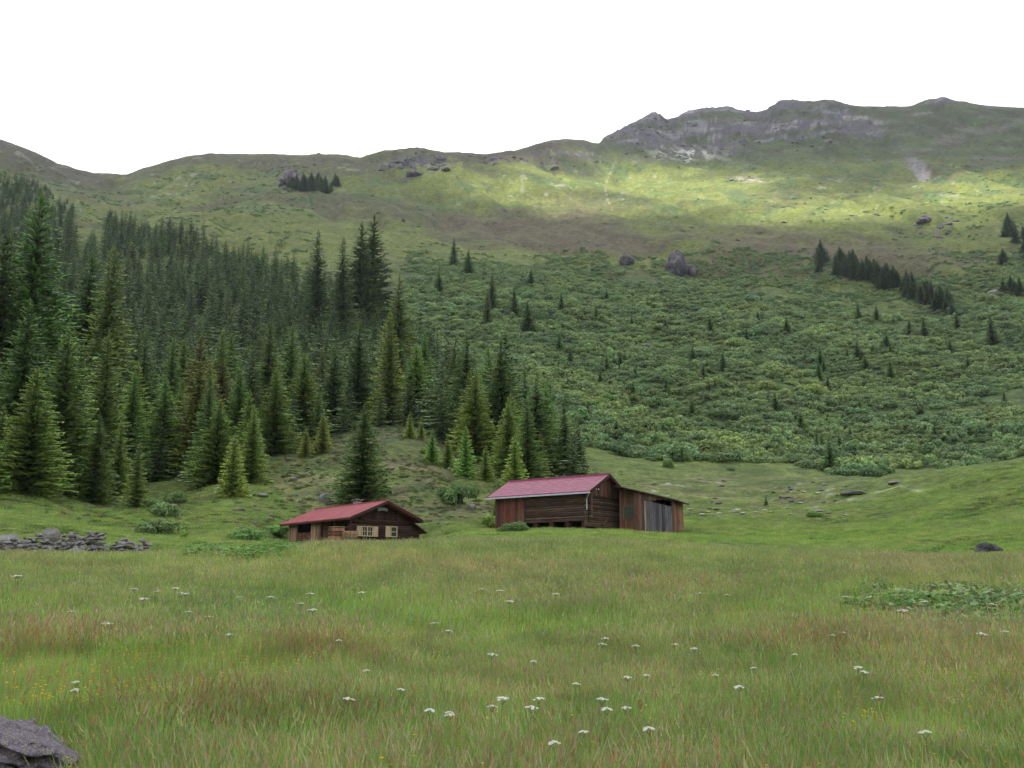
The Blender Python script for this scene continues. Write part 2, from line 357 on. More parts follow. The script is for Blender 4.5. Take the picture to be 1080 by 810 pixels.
def rock_material(name, base, lichen, scale=1.0, lich=.5):
    g = NT(name); tc = g.n('ShaderNodeTexCoord'); pos = tc.outputs['Object']; oi = g.n('ShaderNodeObjectInfo')
    a = g.noise(pos, 2.2*scale, 6, .65); b = g.noise(pos, 9*scale, 5, .7); v = g.noise(pos, 30*scale, 3, .6)
    col = g.ramp(a, [(.3, tuple(x*.62 for x in base)), (.55, base), (.75, tuple(min(1, x*1.45) for x in base))])
    col = g.mixrgb('MIX', g.ramp(b, [(.52, (0, 0, 0)), (.6, (lich,)*3)]), col, lichen)
    col = g.mixrgb('MULTIPLY', 1, col, g.ramp(v, [(.35, (.45, .45, .48)), (.65, (1.5, 1.48, 1.45))]))
    col = g.mixrgb('MULTIPLY', 1, col, g.ramp(oi.outputs['Random'], [(0, (.75, .75, .75)), (1, (1.2, 1.2, 1.2))]))
    p = g.n('ShaderNodeBsdfPrincipled', i_Roughness=.88); p.inputs['Specular IOR Level'].default_value = .2
    g.l(col, p.inputs['Base Color'])
    bp = g.n('ShaderNodeBump', i_Strength=1.0, i_Distance=.09/scale); g.l(b, bp.inputs['Height']); g.l(bp.outputs[0], p.inputs['Normal'])
    g.l(p.outputs[0], g.o.inputs[0]); return g.m
def wood_material(name, base, alt, grey, stretch=(9, 9, .7), greyamt=.5, rough=.85):
    g = NT(name); tc = g.n('ShaderNodeTexCoord'); mp = g.mapping(tc.outputs['Object'], stretch)
    at = g.n('ShaderNodeVertexColor', layer_name='tint'); sep = g.n('ShaderNodeSeparateColor'); g.l(at.outputs[0], sep.inputs[0])
    a = g.noise(mp, 1.3, 5, .65); b = g.noise(tc.outputs['Object'], .9, 4, .6)
    col = g.ramp(a, [(.3, tuple(x*.45 for x in base)), (.5, base), (.72, alt)])
    col = g.mixrgb('MIX', g.ramp(b, [(.42, (0, 0, 0)), (.62, (greyamt,)*3)]), col, grey)
    col = g.mixrgb('MULTIPLY', 1, col, g.ramp(sep.outputs[0], [(0, (.5, .5, .52)), (1, (1.5, 1.42, 1.36))]))
    p = g.n('ShaderNodeBsdfPrincipled', i_Roughness=rough); p.inputs['Specular IOR Level'].default_value = .15
    g.l(col, p.inputs['Base Color'])
    bp = g.n('ShaderNodeBump', i_Strength=.6, i_Distance=.02); g.l(a, bp.inputs['Height']); g.l(bp.outputs[0], p.inputs['Normal'])
    g.l(p.outputs[0], g.o.inputs[0]); return g.m
def plain_material(name, base, rough=.6, var=.25, scale=3, metal=0.0, spec=.3):
    g = NT(name); tc = g.n('ShaderNodeTexCoord'); a = g.noise(tc.outputs['Object'], scale, 5, .65)
    col = g.ramp(a, [(.3, tuple(x*(1-var) for x in base)), (.7, tuple(min(1, x*(1+var)) for x in base))])
    p = g.n('ShaderNodeBsdfPrincipled', i_Roughness=rough, i_Metallic=metal); p.inputs['Specular IOR Level'].default_value = spec
    g.l(col, p.inputs['Base Color']); g.l(p.outputs[0], g.o.inputs[0]); return g.m

M = dict(
 ground=ground_material(),
 far_spruce=leaf_material('dark_spruce_needles', (0.036, 0.064, 0.028), (0.135, 0.205, 0.062), .02, .18, .36),
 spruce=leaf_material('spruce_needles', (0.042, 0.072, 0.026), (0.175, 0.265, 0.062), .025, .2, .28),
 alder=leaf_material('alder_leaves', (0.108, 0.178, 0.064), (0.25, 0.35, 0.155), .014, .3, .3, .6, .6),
 heather=leaf_material('heather_twigs', (0.085, 0.085, 0.04), (0.20, 0.19, 0.09), .03, .2, .35),
 herb=leaf_material('herb_leaves', (0.045, 0.10, 0.022), (0.11, 0.18, 0.06), .02, .3, .25),
 grass=grass_material(),
 bark=plain_material('bark', (0.045, 0.036, 0.03), .95, .4, 6),
 rock=rock_material('field_stone', (0.20, 0.19, 0.185), (0.30, 0.30, 0.24), 1.0),
 pale_rock=rock_material('pale_field_stone', (0.42, 0.40, 0.37), (0.36, 0.36, 0.30), 1.0),
 crag=rock_material('crag_stone', (0.09, 0.08, 0.095), (0.17, 0.16, 0.155), .12),
 lichen_rock=rock_material('lichen_boulder', (0.17, 0.145, 0.19), (0.32, 0.31, 0.20), 2.2, .85),
 log=wood_material('weathered_log', (0.070, 0.043, 0.030), (0.15, 0.095, 0.062), (0.085, 0.075, 0.07), (.8, .8, 9), .35),
 redplank=wood_material('red_brown_plank', (0.095, 0.036, 0.025), (0.17, 0.075, 0.05), (0.075, 0.055, 0.05), (9, 9, .7), .75),
 orange=wood_material('orange_board', (0.19, 0.085, 0.05), (0.27, 0.145, 0.09), (0.13, 0.10, 0.085), (9, 9, .8), .8),
 greyplank=wood_material('grey_weathered_plank', (0.085, 0.085, 0.10), (0.15, 0.15, 0.17), (0.11, 0.09, 0.085), (9, 9, .6), .35),
 darkwood=wood_material('dark_hut_wood', (0.045, 0.022, 0.017), (0.085, 0.042, 0.032), (0.055, 0.04, 0.036), (.8, .8, 9), .4),
 paleboard=wood_material('pale_board', (0.24, 0.16, 0.095), (0.34, 0.24, 0.15), (0.17, 0.12, 0.09), (9, 9, .7), .5),
 shutter=plain_material('shutter_wood', (0.40, 0.32, 0.21), .7, .18, 8),
 glass=plain_material('window_glass', (0.02, 0.022, 0.025), .12, .2, 3, 0, .6),
 redroof=plain_material('red_sheet_roof', (0.28, 0.066, 0.075), .55, .28, .9),
 pinkroof=plain_material('maroon_tile_roof', (0.215, 0.056, 0.095), .5, .24, 1.4),
 metal=plain_material('grey_zinc', (0.40, 0.43, 0.48), .45, .15, 3),
 white=plain_material('white_petals', (0.62, 0.62, 0.55), .7, .08, 30),
 yellow=plain_material('yellow_petals', (0.65, 0.48, 0.03), .6, .1, 30),
 stem=plain_material('green_stem', (0.09, 0.14, 0.04), .7, .2, 30),
 sorrel=plain_material('red_sorrel', (0.22, 0.085, 0.05), .8, .25, 20),
 cloud_occluder=plain_material('cloud_occluder_white', (0.85, 0.86, 0.88), 1.0, .05, .003, 0, 0),
)

# ground sheet
nT, nR = X.shape
V = np.stack([X, Y, Z], -1).reshape(-1, 3)
ii, jj = np.meshgrid(np.arange(nT-1), np.arange(nR-1), indexing='ij')
q = (ii*nR+jj).ravel(); Fq = np.stack([q, q+1, q+nR+1, q+nR], -1)[:, ::-1]
Fq = Fq[:, ::-1]
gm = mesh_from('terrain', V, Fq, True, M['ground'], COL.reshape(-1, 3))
if gm.polygons[200*(nR-1)+300].normal.z < 0: gm.flip_normals()
go = link('terrain', gm); go['kind'] = 'structure'; go['label'] = 'grassy alpine valley floor rising to mountain slopes and rocky ridge'

# ---------------------------------------------------------------- unseen cloud added to block the sun, gaps cut to light the upper slope
def build_cloud_occluder():
    uax = np.cross(S, [0, 0, 1]); uax /= np.linalg.norm(uax); vax = np.cross(uax, S)
    P = np.stack([X, Y, Z], -1)
    a = P @ uax; b = P @ vax
    nzc = fbm(X, Y, 130, 4, 71)
    def lb(cx, cy, rx, ry, rot):
        c, s = math.cos(math.radians(rot)), math.sin(math.radians(rot)); dx = PX-cx; dy = PY-cy
        u = (dx*c+dy*s)/rx; v = (-dx*s+dy*c)/ry; return np.sqrt(u*u+v*v)+.22*nzc < 1
    lit = lb(725, 200, 112, 14, 5)|lb(570, 194, 70, 6, -4)|lb(840, 214, 60, 7, 10)|lb(985, 212, 80, 9, -6)|lb(1050, 203, 45, 10, 0)|lb(610, 214, 60, 5, 4)
    vis = (RG > 500) & (RG < RIDR[:, None]*0.98) & (np.abs(TT) < math.radians(32))
    cell = 18.0
    fr = (np.abs(TT) < math.radians(36)) & (RG < 1560)
    A0, A1, B0, B1 = a[fr].min()-250, a[fr].max()+250, b[fr].min()-250, b[fr].max()+250; print('CLOUD', A0, A1, B0, B1)
    na = int((A1-A0)/cell); nb = int((B1-B0)/cell)
    ia = ((a-A0)/cell).astype(int); ib = ((b-B0)/cell).astype(int)
    ok = vis & (ia >= 0) & (ia < na) & (ib >= 0) & (ib < nb)
    num = np.zeros((na, nb)); den = np.zeros((na, nb))
    np.add.at(num, (ia[ok], ib[ok]), lit[ok].astype(float)); np.add.at(den, (ia[ok], ib[ok]), 1)
    hole = (den > 0) & (num/np.maximum(den, 1) > 0.5)
    # outer outline is rounded
    ca, cb = np.meshgrid(np.arange(na), np.arange(nb), indexing='ij')
    e = np.maximum(np.abs((ca-na/2)/(na/2)), np.abs((cb-nb/2)/(nb/2)))+.06*fbm(ca, cb, 18, 3, 72)
    solid = (~hole) & (e < .97)
    # thin veil of dabs that soften the edges of the gap
    edge = np.zeros_like(hole)
    for di in (-2, -1, 0, 1, 2):
        for dj in (-2, -1, 0, 1, 2): edge |= np.roll(np.roll(hole, di, 0), dj, 1)
    edge &= ~hole
    solid &= ~(edge & (rng.random(hole.shape) < .45))
    solid |= (hole & (rng.random(hole.shape) < .06))
    base = S*5200.0
    ga, gb = np.meshgrid(np.arange(na+1), np.arange(nb+1), indexing='ij')
    lump = 60+70*fbm(ga, gb, 9, 4, 73)
    AA = A0+ga*cell; BB = B0+gb*cell
    bot = base+AA[..., None]*uax+BB[..., None]*vax-S*lump[..., None]*.6
    top = base+AA[..., None]*uax+BB[..., None]*vax+S*(lump[..., None]+90)
    V = np.concatenate([bot.reshape(-1, 3), top.reshape(-1, 3)]); N = (na+1)*(nb+1)
    idx = lambda i, j: i*(nb+1)+j
    F_ = []
    si, sj = np.nonzero(solid)
    q = np.stack([idx(si, sj), idx(si+1, sj), idx(si+1, sj+1), idx(si, sj+1)], -1)
    F_.append(q[:, ::-1]); F_.append(q+N)
    for di, dj, c1, c2 in ((1, 0, (1, 0), (1, 1)), (-1, 0, (0, 1), (0, 0)), (0, 1, (1, 1), (0, 1)), (0, -1, (0, 0), (1, 0))):
        nb_ = np.zeros_like(solid); 
        sh = np.roll(solid, (-di, -dj), (0, 1))
        if di == 1: sh[-1] = False
        if di == -1: sh[0] = False
        if dj == 1: sh[:, -1] = False
        if dj == -1: sh[:, 0] = False
        ei, ej = np.nonzero(solid & ~sh)
        p1 = idx(ei+c1[0], ej+c1[1]); p2 = idx(ei+c2[0], ej+c2[1])
        F_.append(np.stack([p1, p2, p2+N, p1+N], -1))
    me = mesh_from('cloud_occluder', V, np.concatenate(F_), True, M['cloud_occluder'])
    o = link('cloud_occluder', me); o['kind'] = 'structure'
build_cloud_occluder()

# ---------------------------------------------------------------- haze
def build_haze():
    x0, x1, y0, y1 = -2460, 2460, -2460, 2460
    z0 = float(Z.min())-1.0; z1 = float(Z.max())+25
    Vh = [(x, y, z) for z in (z0, z1) for x, y in ((x0, y0), (x1, y0), (x1, y1), (x0, y1))]
    Fh = [(3, 2, 1, 0), (4, 5, 6, 7), (0, 1, 5, 4), (1, 2, 6, 5), (2, 3, 7, 6), (3, 0, 4, 7)]
    m = bpy.data.materials.new('haze_air'); m.use_nodes = True; t = m.node_tree; t.nodes.clear()
    o_ = t.nodes.new('ShaderNodeOutputMaterial'); v = t.nodes.new('ShaderNodeVolumePrincipled')
    v.inputs['Color'].default_value = (.70, .76, .88, 1); v.inputs['Density'].default_value = HAZE; v.inputs['Anisotropy'].default_value = 0.2
    t.links.new(v.outputs[0], o_.inputs['Volume'])
    o = link('haze', mesh_from('haze', Vh, Fh, False, m)); o['kind'] = 'stuff'; o['label'] = 'thin bluish summer haze filling the valley air'
HAZE = 0.00007
build_haze()

# ---------------------------------------------------------------- instancing for what nobody could count
def scatter(name, label, pts, rot, scl, idx, protos):
    """points -> instances of the prototype meshes (one object, kind stuff)"""
    me = bpy.data.meshes.new(name); pts = np.asarray(pts, np.float32)
    me.vertices.add(len(pts)); me.vertices.foreach_set('co', pts.ravel())
    a = me.attributes.new('rot', 'FLOAT_VECTOR', 'POINT'); a.data.foreach_set('vector', np.asarray(rot, np.float32).ravel())
    a = me.attributes.new('scl', 'FLOAT_VECTOR', 'POINT'); a.data.foreach_set('vector', np.asarray(scl, np.float32).ravel())
    a = me.attributes.new('idx', 'INT', 'POINT'); a.data.foreach_set('value', np.asarray(idx, np.int32))
    o = link(name, me); tag(o, label, kind='stuff')
    col = bpy.data.collections.new(name+'_kinds')
    for k, pm in enumerate(protos):
        po = bpy.data.objects.new('%s_kind_%02d' % (name, k), pm); col.objects.link(po)
    g = bpy.data.node_groups.new(name+'_scatter', 'GeometryNodeTree')
    g.interface.new_socket('Geometry', in_out='INPUT', socket_type='NodeSocketGeometry')
    g.interface.new_socket('Geometry', in_out='OUTPUT', socket_type='NodeSocketGeometry')
    gi = g.nodes.new('NodeGroupInput'); gout = g.nodes.new('NodeGroupOutput')
    ci = g.nodes.new('GeometryNodeCollectionInfo'); ci.inputs['Collection'].default_value = col
    ci.inputs['Separate Children'].default_value = True; ci.inputs['Reset Children'].default_value = True
    ip = g.nodes.new('GeometryNodeInstanceOnPoints'); ip.inputs['Pick Instance'].default_value = True
    def na(nm, typ):
        q = g.nodes.new('GeometryNodeInputNamedAttribute'); q.data_type = typ; q.inputs['Name'].default_value = nm; return q.outputs[0]
    g.links.new(gi.outputs[0], ip.inputs['Points']); g.links.new(ci.outputs[0], ip.inputs['Instance'])
    g.links.new(na('idx', 'INT'), ip.inputs['Instance Index']); 
    er = g.nodes.new('FunctionNodeEulerToRotation'); g.links.new(na('rot', 'FLOAT_VECTOR'), er.inputs[0]); g.links.new(er.outputs[0], ip.inputs['Rotation'])
    g.links.new(na('scl', 'FLOAT_VECTOR'), ip.inputs['Scale']); g.links.new(ip.outputs[0], gout.inputs[0])
    md = o.modifiers.new('scatter', 'NODES'); md.node_group = g
    return o

# ---------------------------------------------------------------- plants
class QB:                                             # quads / colours collector
    def __init__(s): s.v = []; s.f = []; s.c = []
    def quad(s, a, b, c, d, col):
        n = len(s.v); s.v += [a, b, c, d]; s.f.append((n, n+1, n+2, n+3)); s.c += [col]*4
    def mesh(s, name, mat, sm=False): return mesh_from(name, s.v, s.f, sm, mat, np.array(s.c))
def spruce_crown(seed, wid=.19, dens=1.0, low=.04, ragged=.25, n_levels=34, height=10.0, fine=1.0):
    r = random.Random(seed); q = QB()
    lean = (r.uniform(-.02, .02), r.uniform(-.02, .02))
    for lv in range(n_levels):
        t = low+(1-low)*(lv/(n_levels-1))**0.92
        z = t*height
        rad = wid*height*((1-t)**0.8*1.02+.012)*(.75+.25*min(1, (t-low)/.12+.2))
        nb = max(4, int((7+8.5*(1-t))*dens))
        a0 = r.uniform(0, 6.28)
        for b in range(nb):
            if r.random() < .06: continue
            ang = a0+b*6.283/nb+r.uniform(-.25, .25)
            Lb = rad*(1+r.uniform(-ragged*1.5, ragged))
            up = (.35 if t > .85 else -.05-.32*(1-t))+r.uniform(-.1, .1)
            ca, sa = math.cos(ang), math.sin(ang)
            zz = z+r.uniform(-.26, .26)
            ns = max(2, int(2+Lb*4.4*fine))
            shade = r.uniform(0.15, .85)
            for k in range(ns):
                s0 = (k+.15)/ns; s1 = min(1.12, (k+1.25)/ns)
                def pt(s):
                    return (lean[0]*z+ca*Lb*s, lean[1]*z+sa*Lb*s, zz+Lb*(up*s+.16*s*s))
                p0, p1 = pt(s0), pt(s1)
                wdt = ((.16+.34*(1-s0*.7))*Lb*.36+.02)*r.uniform(.5, 1.35)/fine**.8
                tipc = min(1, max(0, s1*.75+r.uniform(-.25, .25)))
                for sd in (-1, 1):
                    dr = -wdt*r.uniform(.2, 1.2)
                    ox, oy = -sa*wdt*sd, ca*wdt*sd
                    fwd = r.uniform(.15, .5)*Lb/ns
                    a = p0; d = (p0[0]+ox*.8+ca*fwd, p0[1]+oy*.8+sa*fwd, p0[2]+dr)
                    c = (p1[0]+ox*.35, p1[1]+oy*.35, p1[2]+dr*.45); bb = p1
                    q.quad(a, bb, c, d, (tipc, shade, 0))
                if r.random() < .5:      # hanging twiglets
                    hx = r.uniform(-.4, .4)
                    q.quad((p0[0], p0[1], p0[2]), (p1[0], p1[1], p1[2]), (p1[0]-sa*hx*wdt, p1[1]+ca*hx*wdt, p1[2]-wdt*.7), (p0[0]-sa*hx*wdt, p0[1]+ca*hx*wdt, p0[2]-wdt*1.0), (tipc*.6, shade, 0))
    # leader shoot
    for k in range(3):
        an = k*2.1; q.quad((0, 0, height*.93), (.05*math.cos(an), .05*math.sin(an), height*.97), (lean[0]*height, lean[1]*height, height*1.03), (-.05*math.cos(an), -.05*math.sin(an), height*.96), (.6, .5, 0))
    return q.mesh('spruce_crown', M['spruce'])
def tapered_tube(path, radii, seg=7):
    Vv = []; Ff = []
    for k, (p, rd) in enumerate(zip(path, radii)):
        for s in range(seg):
            a = s*6.2832/seg; Vv.append((p[0]+rd*math.cos(a), p[1]+rd*math.sin(a), p[2]))
    for k in range(len(path)-1):
        for s in range(seg):
            a = k*seg+s; b = k*seg+(s+1) % seg; Ff.append((a, b, b+seg, a+seg))
    return Vv, Ff
tv, tf = tapered_tube([(0, 0, -.6), (0, 0, .3), (0, 0, 3), (0, 0, 7), (0, 0, 9.8)], [.24, .15, .10, .035, .01])
trunk_me = mesh_from('trunk', tv, tf, True, M['bark'])
SPR = [spruce_crown(1, .19, 1.0, .05), spruce_crown(2, .165, 1.0, .07, .3), spruce_crown(3, .22, 1.0, .03, .22), spruce_crown(4, .15, .95, .10, .35, 38),
       spruce_crown(5, .26, 1.1, .01, .2, 26), spruce_crown(6, .24, 1.15, .02, .28, 28), spruce_crown(7, .135, .9, .12, .4, 38)]
BIGS = [spruce_crown(61, .19, 1.1, .05, .28, 62, 10, 1.7), spruce_crown(62, .165, 1.1, .06, .3, 64, 10, 1.7), spruce_crown(63, .21, 1.1, .04, .26, 60, 10, 1.7)]
# low detail versions for the distant wood
SPR_FAR = [spruce_crown(11, .17, .7, .06, .3, 17), spruce_crown(12, .14, .7, .09, .35, 18), spruce_crown(13, .20, .7, .04, .3, 16)]
for m_ in SPR_FAR: m_.materials[0] = M['far_spruce']
def blob_crown(seed, lobes, leaves, rx, rz, leaf, mat, name='bush_crown'):
    r = np.random.default_rng(seed); q = QB()
    cs = []
    for k in range(lobes):
        a = r.uniform(0, 6.28); d = math.sqrt(r.uniform(0, 1))*rx*.68
        zc = rz*r.uniform(.22, .75)*(1-.45*(d/rx)); cs.append((d*math.cos(a), d*math.sin(a), zc, r.uniform(.26, .46)*rx, r.uniform(.2, .8)))
    for k in range(leaves):
        c = cs[k % lobes]; n = r.normal(size=3); n /= np.linalg.norm(n)
        if n[2] < -.5: n[2] = -n[2]
        rad = c[3]*r.uniform(.72, 1.08); p = np.array([c[0]+n[0]*rad, c[1]+n[1]*rad, max(.02, c[2]+n[2]*rad*.85)])
        nn = n+r.normal(size=3)*.55; nn /= np.linalg.norm(nn)
        u = np.cross(nn, [0, 0, 1]); u /= (np.linalg.norm(u)+1e-6); v = np.cross(nn, u)
        a = r.uniform(0, 6.28); u2 = u*math.cos(a)+v*math.sin(a); v2 = -u*math.sin(a)+v*math.cos(a)
        s = leaf*r.uniform(.6, 1.3)
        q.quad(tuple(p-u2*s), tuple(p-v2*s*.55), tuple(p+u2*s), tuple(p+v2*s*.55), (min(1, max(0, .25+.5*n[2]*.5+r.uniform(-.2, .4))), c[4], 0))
    return q.mesh(name, mat)
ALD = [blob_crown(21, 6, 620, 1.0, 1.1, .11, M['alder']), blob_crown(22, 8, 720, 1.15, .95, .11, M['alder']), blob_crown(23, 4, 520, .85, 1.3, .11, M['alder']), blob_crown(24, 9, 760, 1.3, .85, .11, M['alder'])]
ALD_NEAR = [blob_crown(31, 11, 2400, 1.0, 1.0, .075, M['alder']), blob_crown(32, 15, 2600, 1.15, .85, .07, M['alder']), blob_crown(33, 9, 2200, .9, 1.1, .075, M['alder'])]
SHR = [blob_crown(41, 8, 150, 1.0, .55, .2, M['alder']), blob_crown(42, 10, 150, 1.3, .4, .2, M['alder'])]
HEA = [blob_crown(51, 6, 190, 1.0, .6, .12, M['heather']), blob_crown(52, 8, 190, 1.2, .5, .12, M['herb'])]
bv = []; bf = []
for k in range(4):
    a = k*1.6+.3; vv, ff = tapered_tube([(0, 0, -.25), (.15*math.cos(a), .15*math.sin(a), .25), (.42*math.cos(a), .42*math.sin(a), .62)], [.05, .04, .015], 5)
    n = len(bv); bv += vv; bf += [tuple(i+n for i in f) for f in ff]
stems_me = mesh_from('stems', bv, bf, True, M['bark'])

TREE_N = [0]
def place_tree(kind, p, height, wide=1.0, tone=(1, 1, 1), label='', group=None, name='spruce_tree', rz=None, trunk=True):
    root = empty(name, p, random.uniform(0, 6.28) if rz is None else rz)
    s = height/10.0; wide *= 1.2 if height > 8.5 and kind >= 4 else 1.0; root.scale = (s*wide*1.12, s*wide*1.12, s)
    c = link('crown', BIGS[kind % 3] if height > 8.5 else SPR[kind], root); c.color = (*tone, 1)
    if trunk: link('trunk', trunk_me, root)
    tag(root, label, 'spruce', group); return root
def place_bush(kind, p, size, tone=(1, 1, 1), label='', group=None, flat=1.0, near=True, name='alder_bush', cat='bush'):
    root = empty(name, p, random.uniform(0, 6.28)); root.scale = (size, size, size*flat)
    c = link('crown', (ALD_NEAR if near else ALD)[kind % (3 if near else 4)], root); c.color = (*tone, 1)
    if near: link('stems', stems_me, root)
    tag(root, label, cat, group); return root
def px_per_m(p): return F/float(p.y*CP+(p.z-EYE)*SP)

# --- single spruces one can point to: px, base row, top row, kind, width, tone, label, (range or None)
BR = (1.55, 1.5, 1.0); MIDT = (1.1, 1.1, 1.0); DK = (.8, .82, .9); OL = (1.5, 1.15, .8)
SOLO = [
 (381, 531, 425, 2, 1.4, (1.15, 1.15, .95), 'full dark green spruce rising directly behind the red-roofed hut', None),
 (244, 524, 455, 4, 1.0, BR, 'bushy bright young spruce, lowest on the slope right of the stream gully', None),
 (264, 511, 428, 5, .9, BR, 'bright green spruce just behind and right of the lowest young spruce', None),
 (143, 536, 464, 5, .8, (1.35, 1.4, 1), 'slender young spruce at the head of the stream gully', None),
 (97, 531, 436, 5, 1.0, (1.2, 1.25, 1), 'broad young spruce left of the slender one by the gully', None),
 (122, 522, 440, 5, .8, (1.25, 1.3, 1), 'narrow green spruce wedged between the broad and the slender young spruces', None),
 (78, 520, 412, 1, 1.1, (1.1, 1.2, 1), 'medium spruce at the forest edge above the grassy bank', None),
 (43, 519, 415, 2, 1.0, (1.1, 1.2, 1), 'cone-shaped spruce above the pointed boulder', None),
 (19, 503, 380, 2, 1.05, (1.25, 1.35, 1), 'wide light green spruce at the left end of the forest edge', None),
 (-4, 512, 425, 2, 1.0, (1.1, 1.2, 1), 'spruce cut by the left border above the first boulder', None),
 (60, 505, 408, 1, 1.0, MIDT, 'spruce peeping between two larger ones at the left forest edge', None),
 (143, 505, 345, 0, .9, (.95, 1, .95), 'tall old spruce above the stream gully, brownish at the tip', None),
 (216, 505, 392, 0, .95, MIDT, 'tall green spruce upslope of the two bright young spruces', None),
 (455, 488, 452, 5, 1.1, BR, 'small bright spruce on the upper right flank of the heather knoll', None),
 (472, 493, 456, 5, .9, BR, 'second small bright spruce on the right flank of the knoll', None),
 (491, 503, 447, 4, .9, (1.5, 1.5, 1), 'pale green pointed spruce between knoll and barn', None),
 (512, 508, 468, 4, 1.0, (1.6, 1.45, 1), 'low yellowish spruce above the far end of the maroon roof', None),
 (543, 515, 458, 4, 1.05, (1.65, 1.5, 1), 'broad fresh green spruce directly behind the maroon roof', None),
 (571, 508, 455, 5, .95, (1.35, 1.35, 1), 'dense green spruce over the middle of the maroon roof', None),
 (597, 508, 422, 1, 1.1, (.95, 1, .95), 'darker spruce at the right end of the forest edge behind the barn', None),
 (612, 506, 440, 1, 1.0, (.85, .9, .85), 'last dark spruce of the forest edge, right of all others behind the barn', None),
 (432, 462, 433, 4, .9, (1.7, 1.4, .9), 'tiny yellow-green spruce on the crest of the heather knoll', None),
 (444, 464, 440, 5, .9, (1.6, 1.4, 1), 'small spruce next to the tiny one on the knoll crest', None),
 (340, 478, 435, 4, 1.1, (1.6, 1.35, .9), 'yellow-green young spruce on the left shoulder of the knoll', None),
 (322, 482, 450, 5, 1.1, (1.5, 1.3, .9), 'stubby young spruce left of the knoll crest', None),
 (524, 551, 510, 5, .8, (1.6, 1.4, .9), 'thin yellow-green spruce beside the far corner of the log barn', None),
 (533, 0, 352, 0, 1.25, (.62, .68, .75), 'largest dark blue-green spruce in the wood above the maroon roof', 140),
 (38, 0, 203, 0, 1.3, (.82, .9, .82), 'tallest spruce of the forest, towering at the left', 135),
 (8, 0, 240, 1, 1.3, (.72, .8, .78), 'second tallest spruce, partly cut by the left border', 130),
 (112, 0, 258, 1, 1.1, (1.0, .98, .85), 'tall spruce with a brownish top right of the tallest one', 150),
 (92, 0, 268, 6, 1.1, (.85, .95, .85), 'slim tall spruce close to the right of the tallest one', 160),
 (420, 0, 290, 2, 1.0, (1.25, 1.0, .8), 'brownish broad spruce on the upper forest rim above the knoll', 185),
 (393, 0, 226, 6, 1.0, (.7, .75, .85), 'thin dark spire standing out on the upper rim of the forest', 330),
 (380, 0, 234, 6, 1.0, (.75, .8, .88), 'dark spire left of the thinnest one on the upper rim', 325),
 (335, 0, 243, 1, 1.0, (.7, .75, .8), 'dark pointed spruce on the forest rim against the pasture', 320),
 (362, 0, 250, 1, 1.0, (.75, .8, .85), 'spruce between the two groups of spires on the upper rim', 310),
 (478, 283, 250, 1, 1.1, (.75, .82, .9), 'lone small spruce at the lower edge of the brown heather patch', None),
 (494, 290, 262, 5, 1.0, (.8, .9, .9), 'lone spruce right of and below the one by the heather patch', None),
 (519, 330, 288, 2, .85, (.8, .88, .88), 'dark spruce standing alone in the alder scrub, upper of a pair', None),
 (514, 345, 305, 2, .8, (.85, .9, .88), 'dark spruce below the upper one in the alder scrub', None),
 (543, 335, 300, 4, .95, (.65, .75, .75), 'round-topped dark spruce in the alder scrub', None),
 (557, 352, 316, 5, 1.1, (.8, .9, .85), 'broad spruce low in the alder scrub right of the forest', None),
 (463, 310, 285, 5, 1.0, (.8, .88, .9), 'small dark spruce in scrub just right of the forest rim', None),
 (592, 330, 308, 5, .9, (.9, 1, .9), 'small spruce lost among the alders right of the round-topped one', None),
 (876, 498, 458, 5, .95, (.85, .95, .85), 'single spruce at the foot of the alder slope', None),
 (808, 533, 520, 4, .8, (.8, .85, .8), 'knee-high spruce seedling alone on the pasture right of the shed', None),
 (763, 392, 368, 5, 1.0, (.85, .95, .9), 'small spruce in the middle of the alder slope', None),
 (862, 475, 452, 4, .9, (1.0, 1.05, .9), 'short spruce just above the single one at the slope foot', None),
 (1048, 368, 330, 1, 1.3, (.55, .6, .65), 'dark lone spruce near the right border in the scrub', None),
 (788, 360, 343, 5, .9, (.8, .9, .85), 'tiny dark spruce high in the alder slope', None),
]
occupied = []; TREES = []
for (x, yb, yt, k, wd, tone, lab, R_) in SOLO:
    p = hit(x, yb) if R_ is None else at_range(x, R_, yt+60)
    if p is None: continue
    # height so that the tip meets the row
    d = raydir(x, yt); t = math.hypot(p.x, p.y)/math.hypot(d.x, d.y); ztop = EYE+d.z*t
    hgt = max(1.0, ztop-p.z)
    TREES.append((k, p, hgt, wd, tone, lab, None)); occupied.append((p.x, p.y))
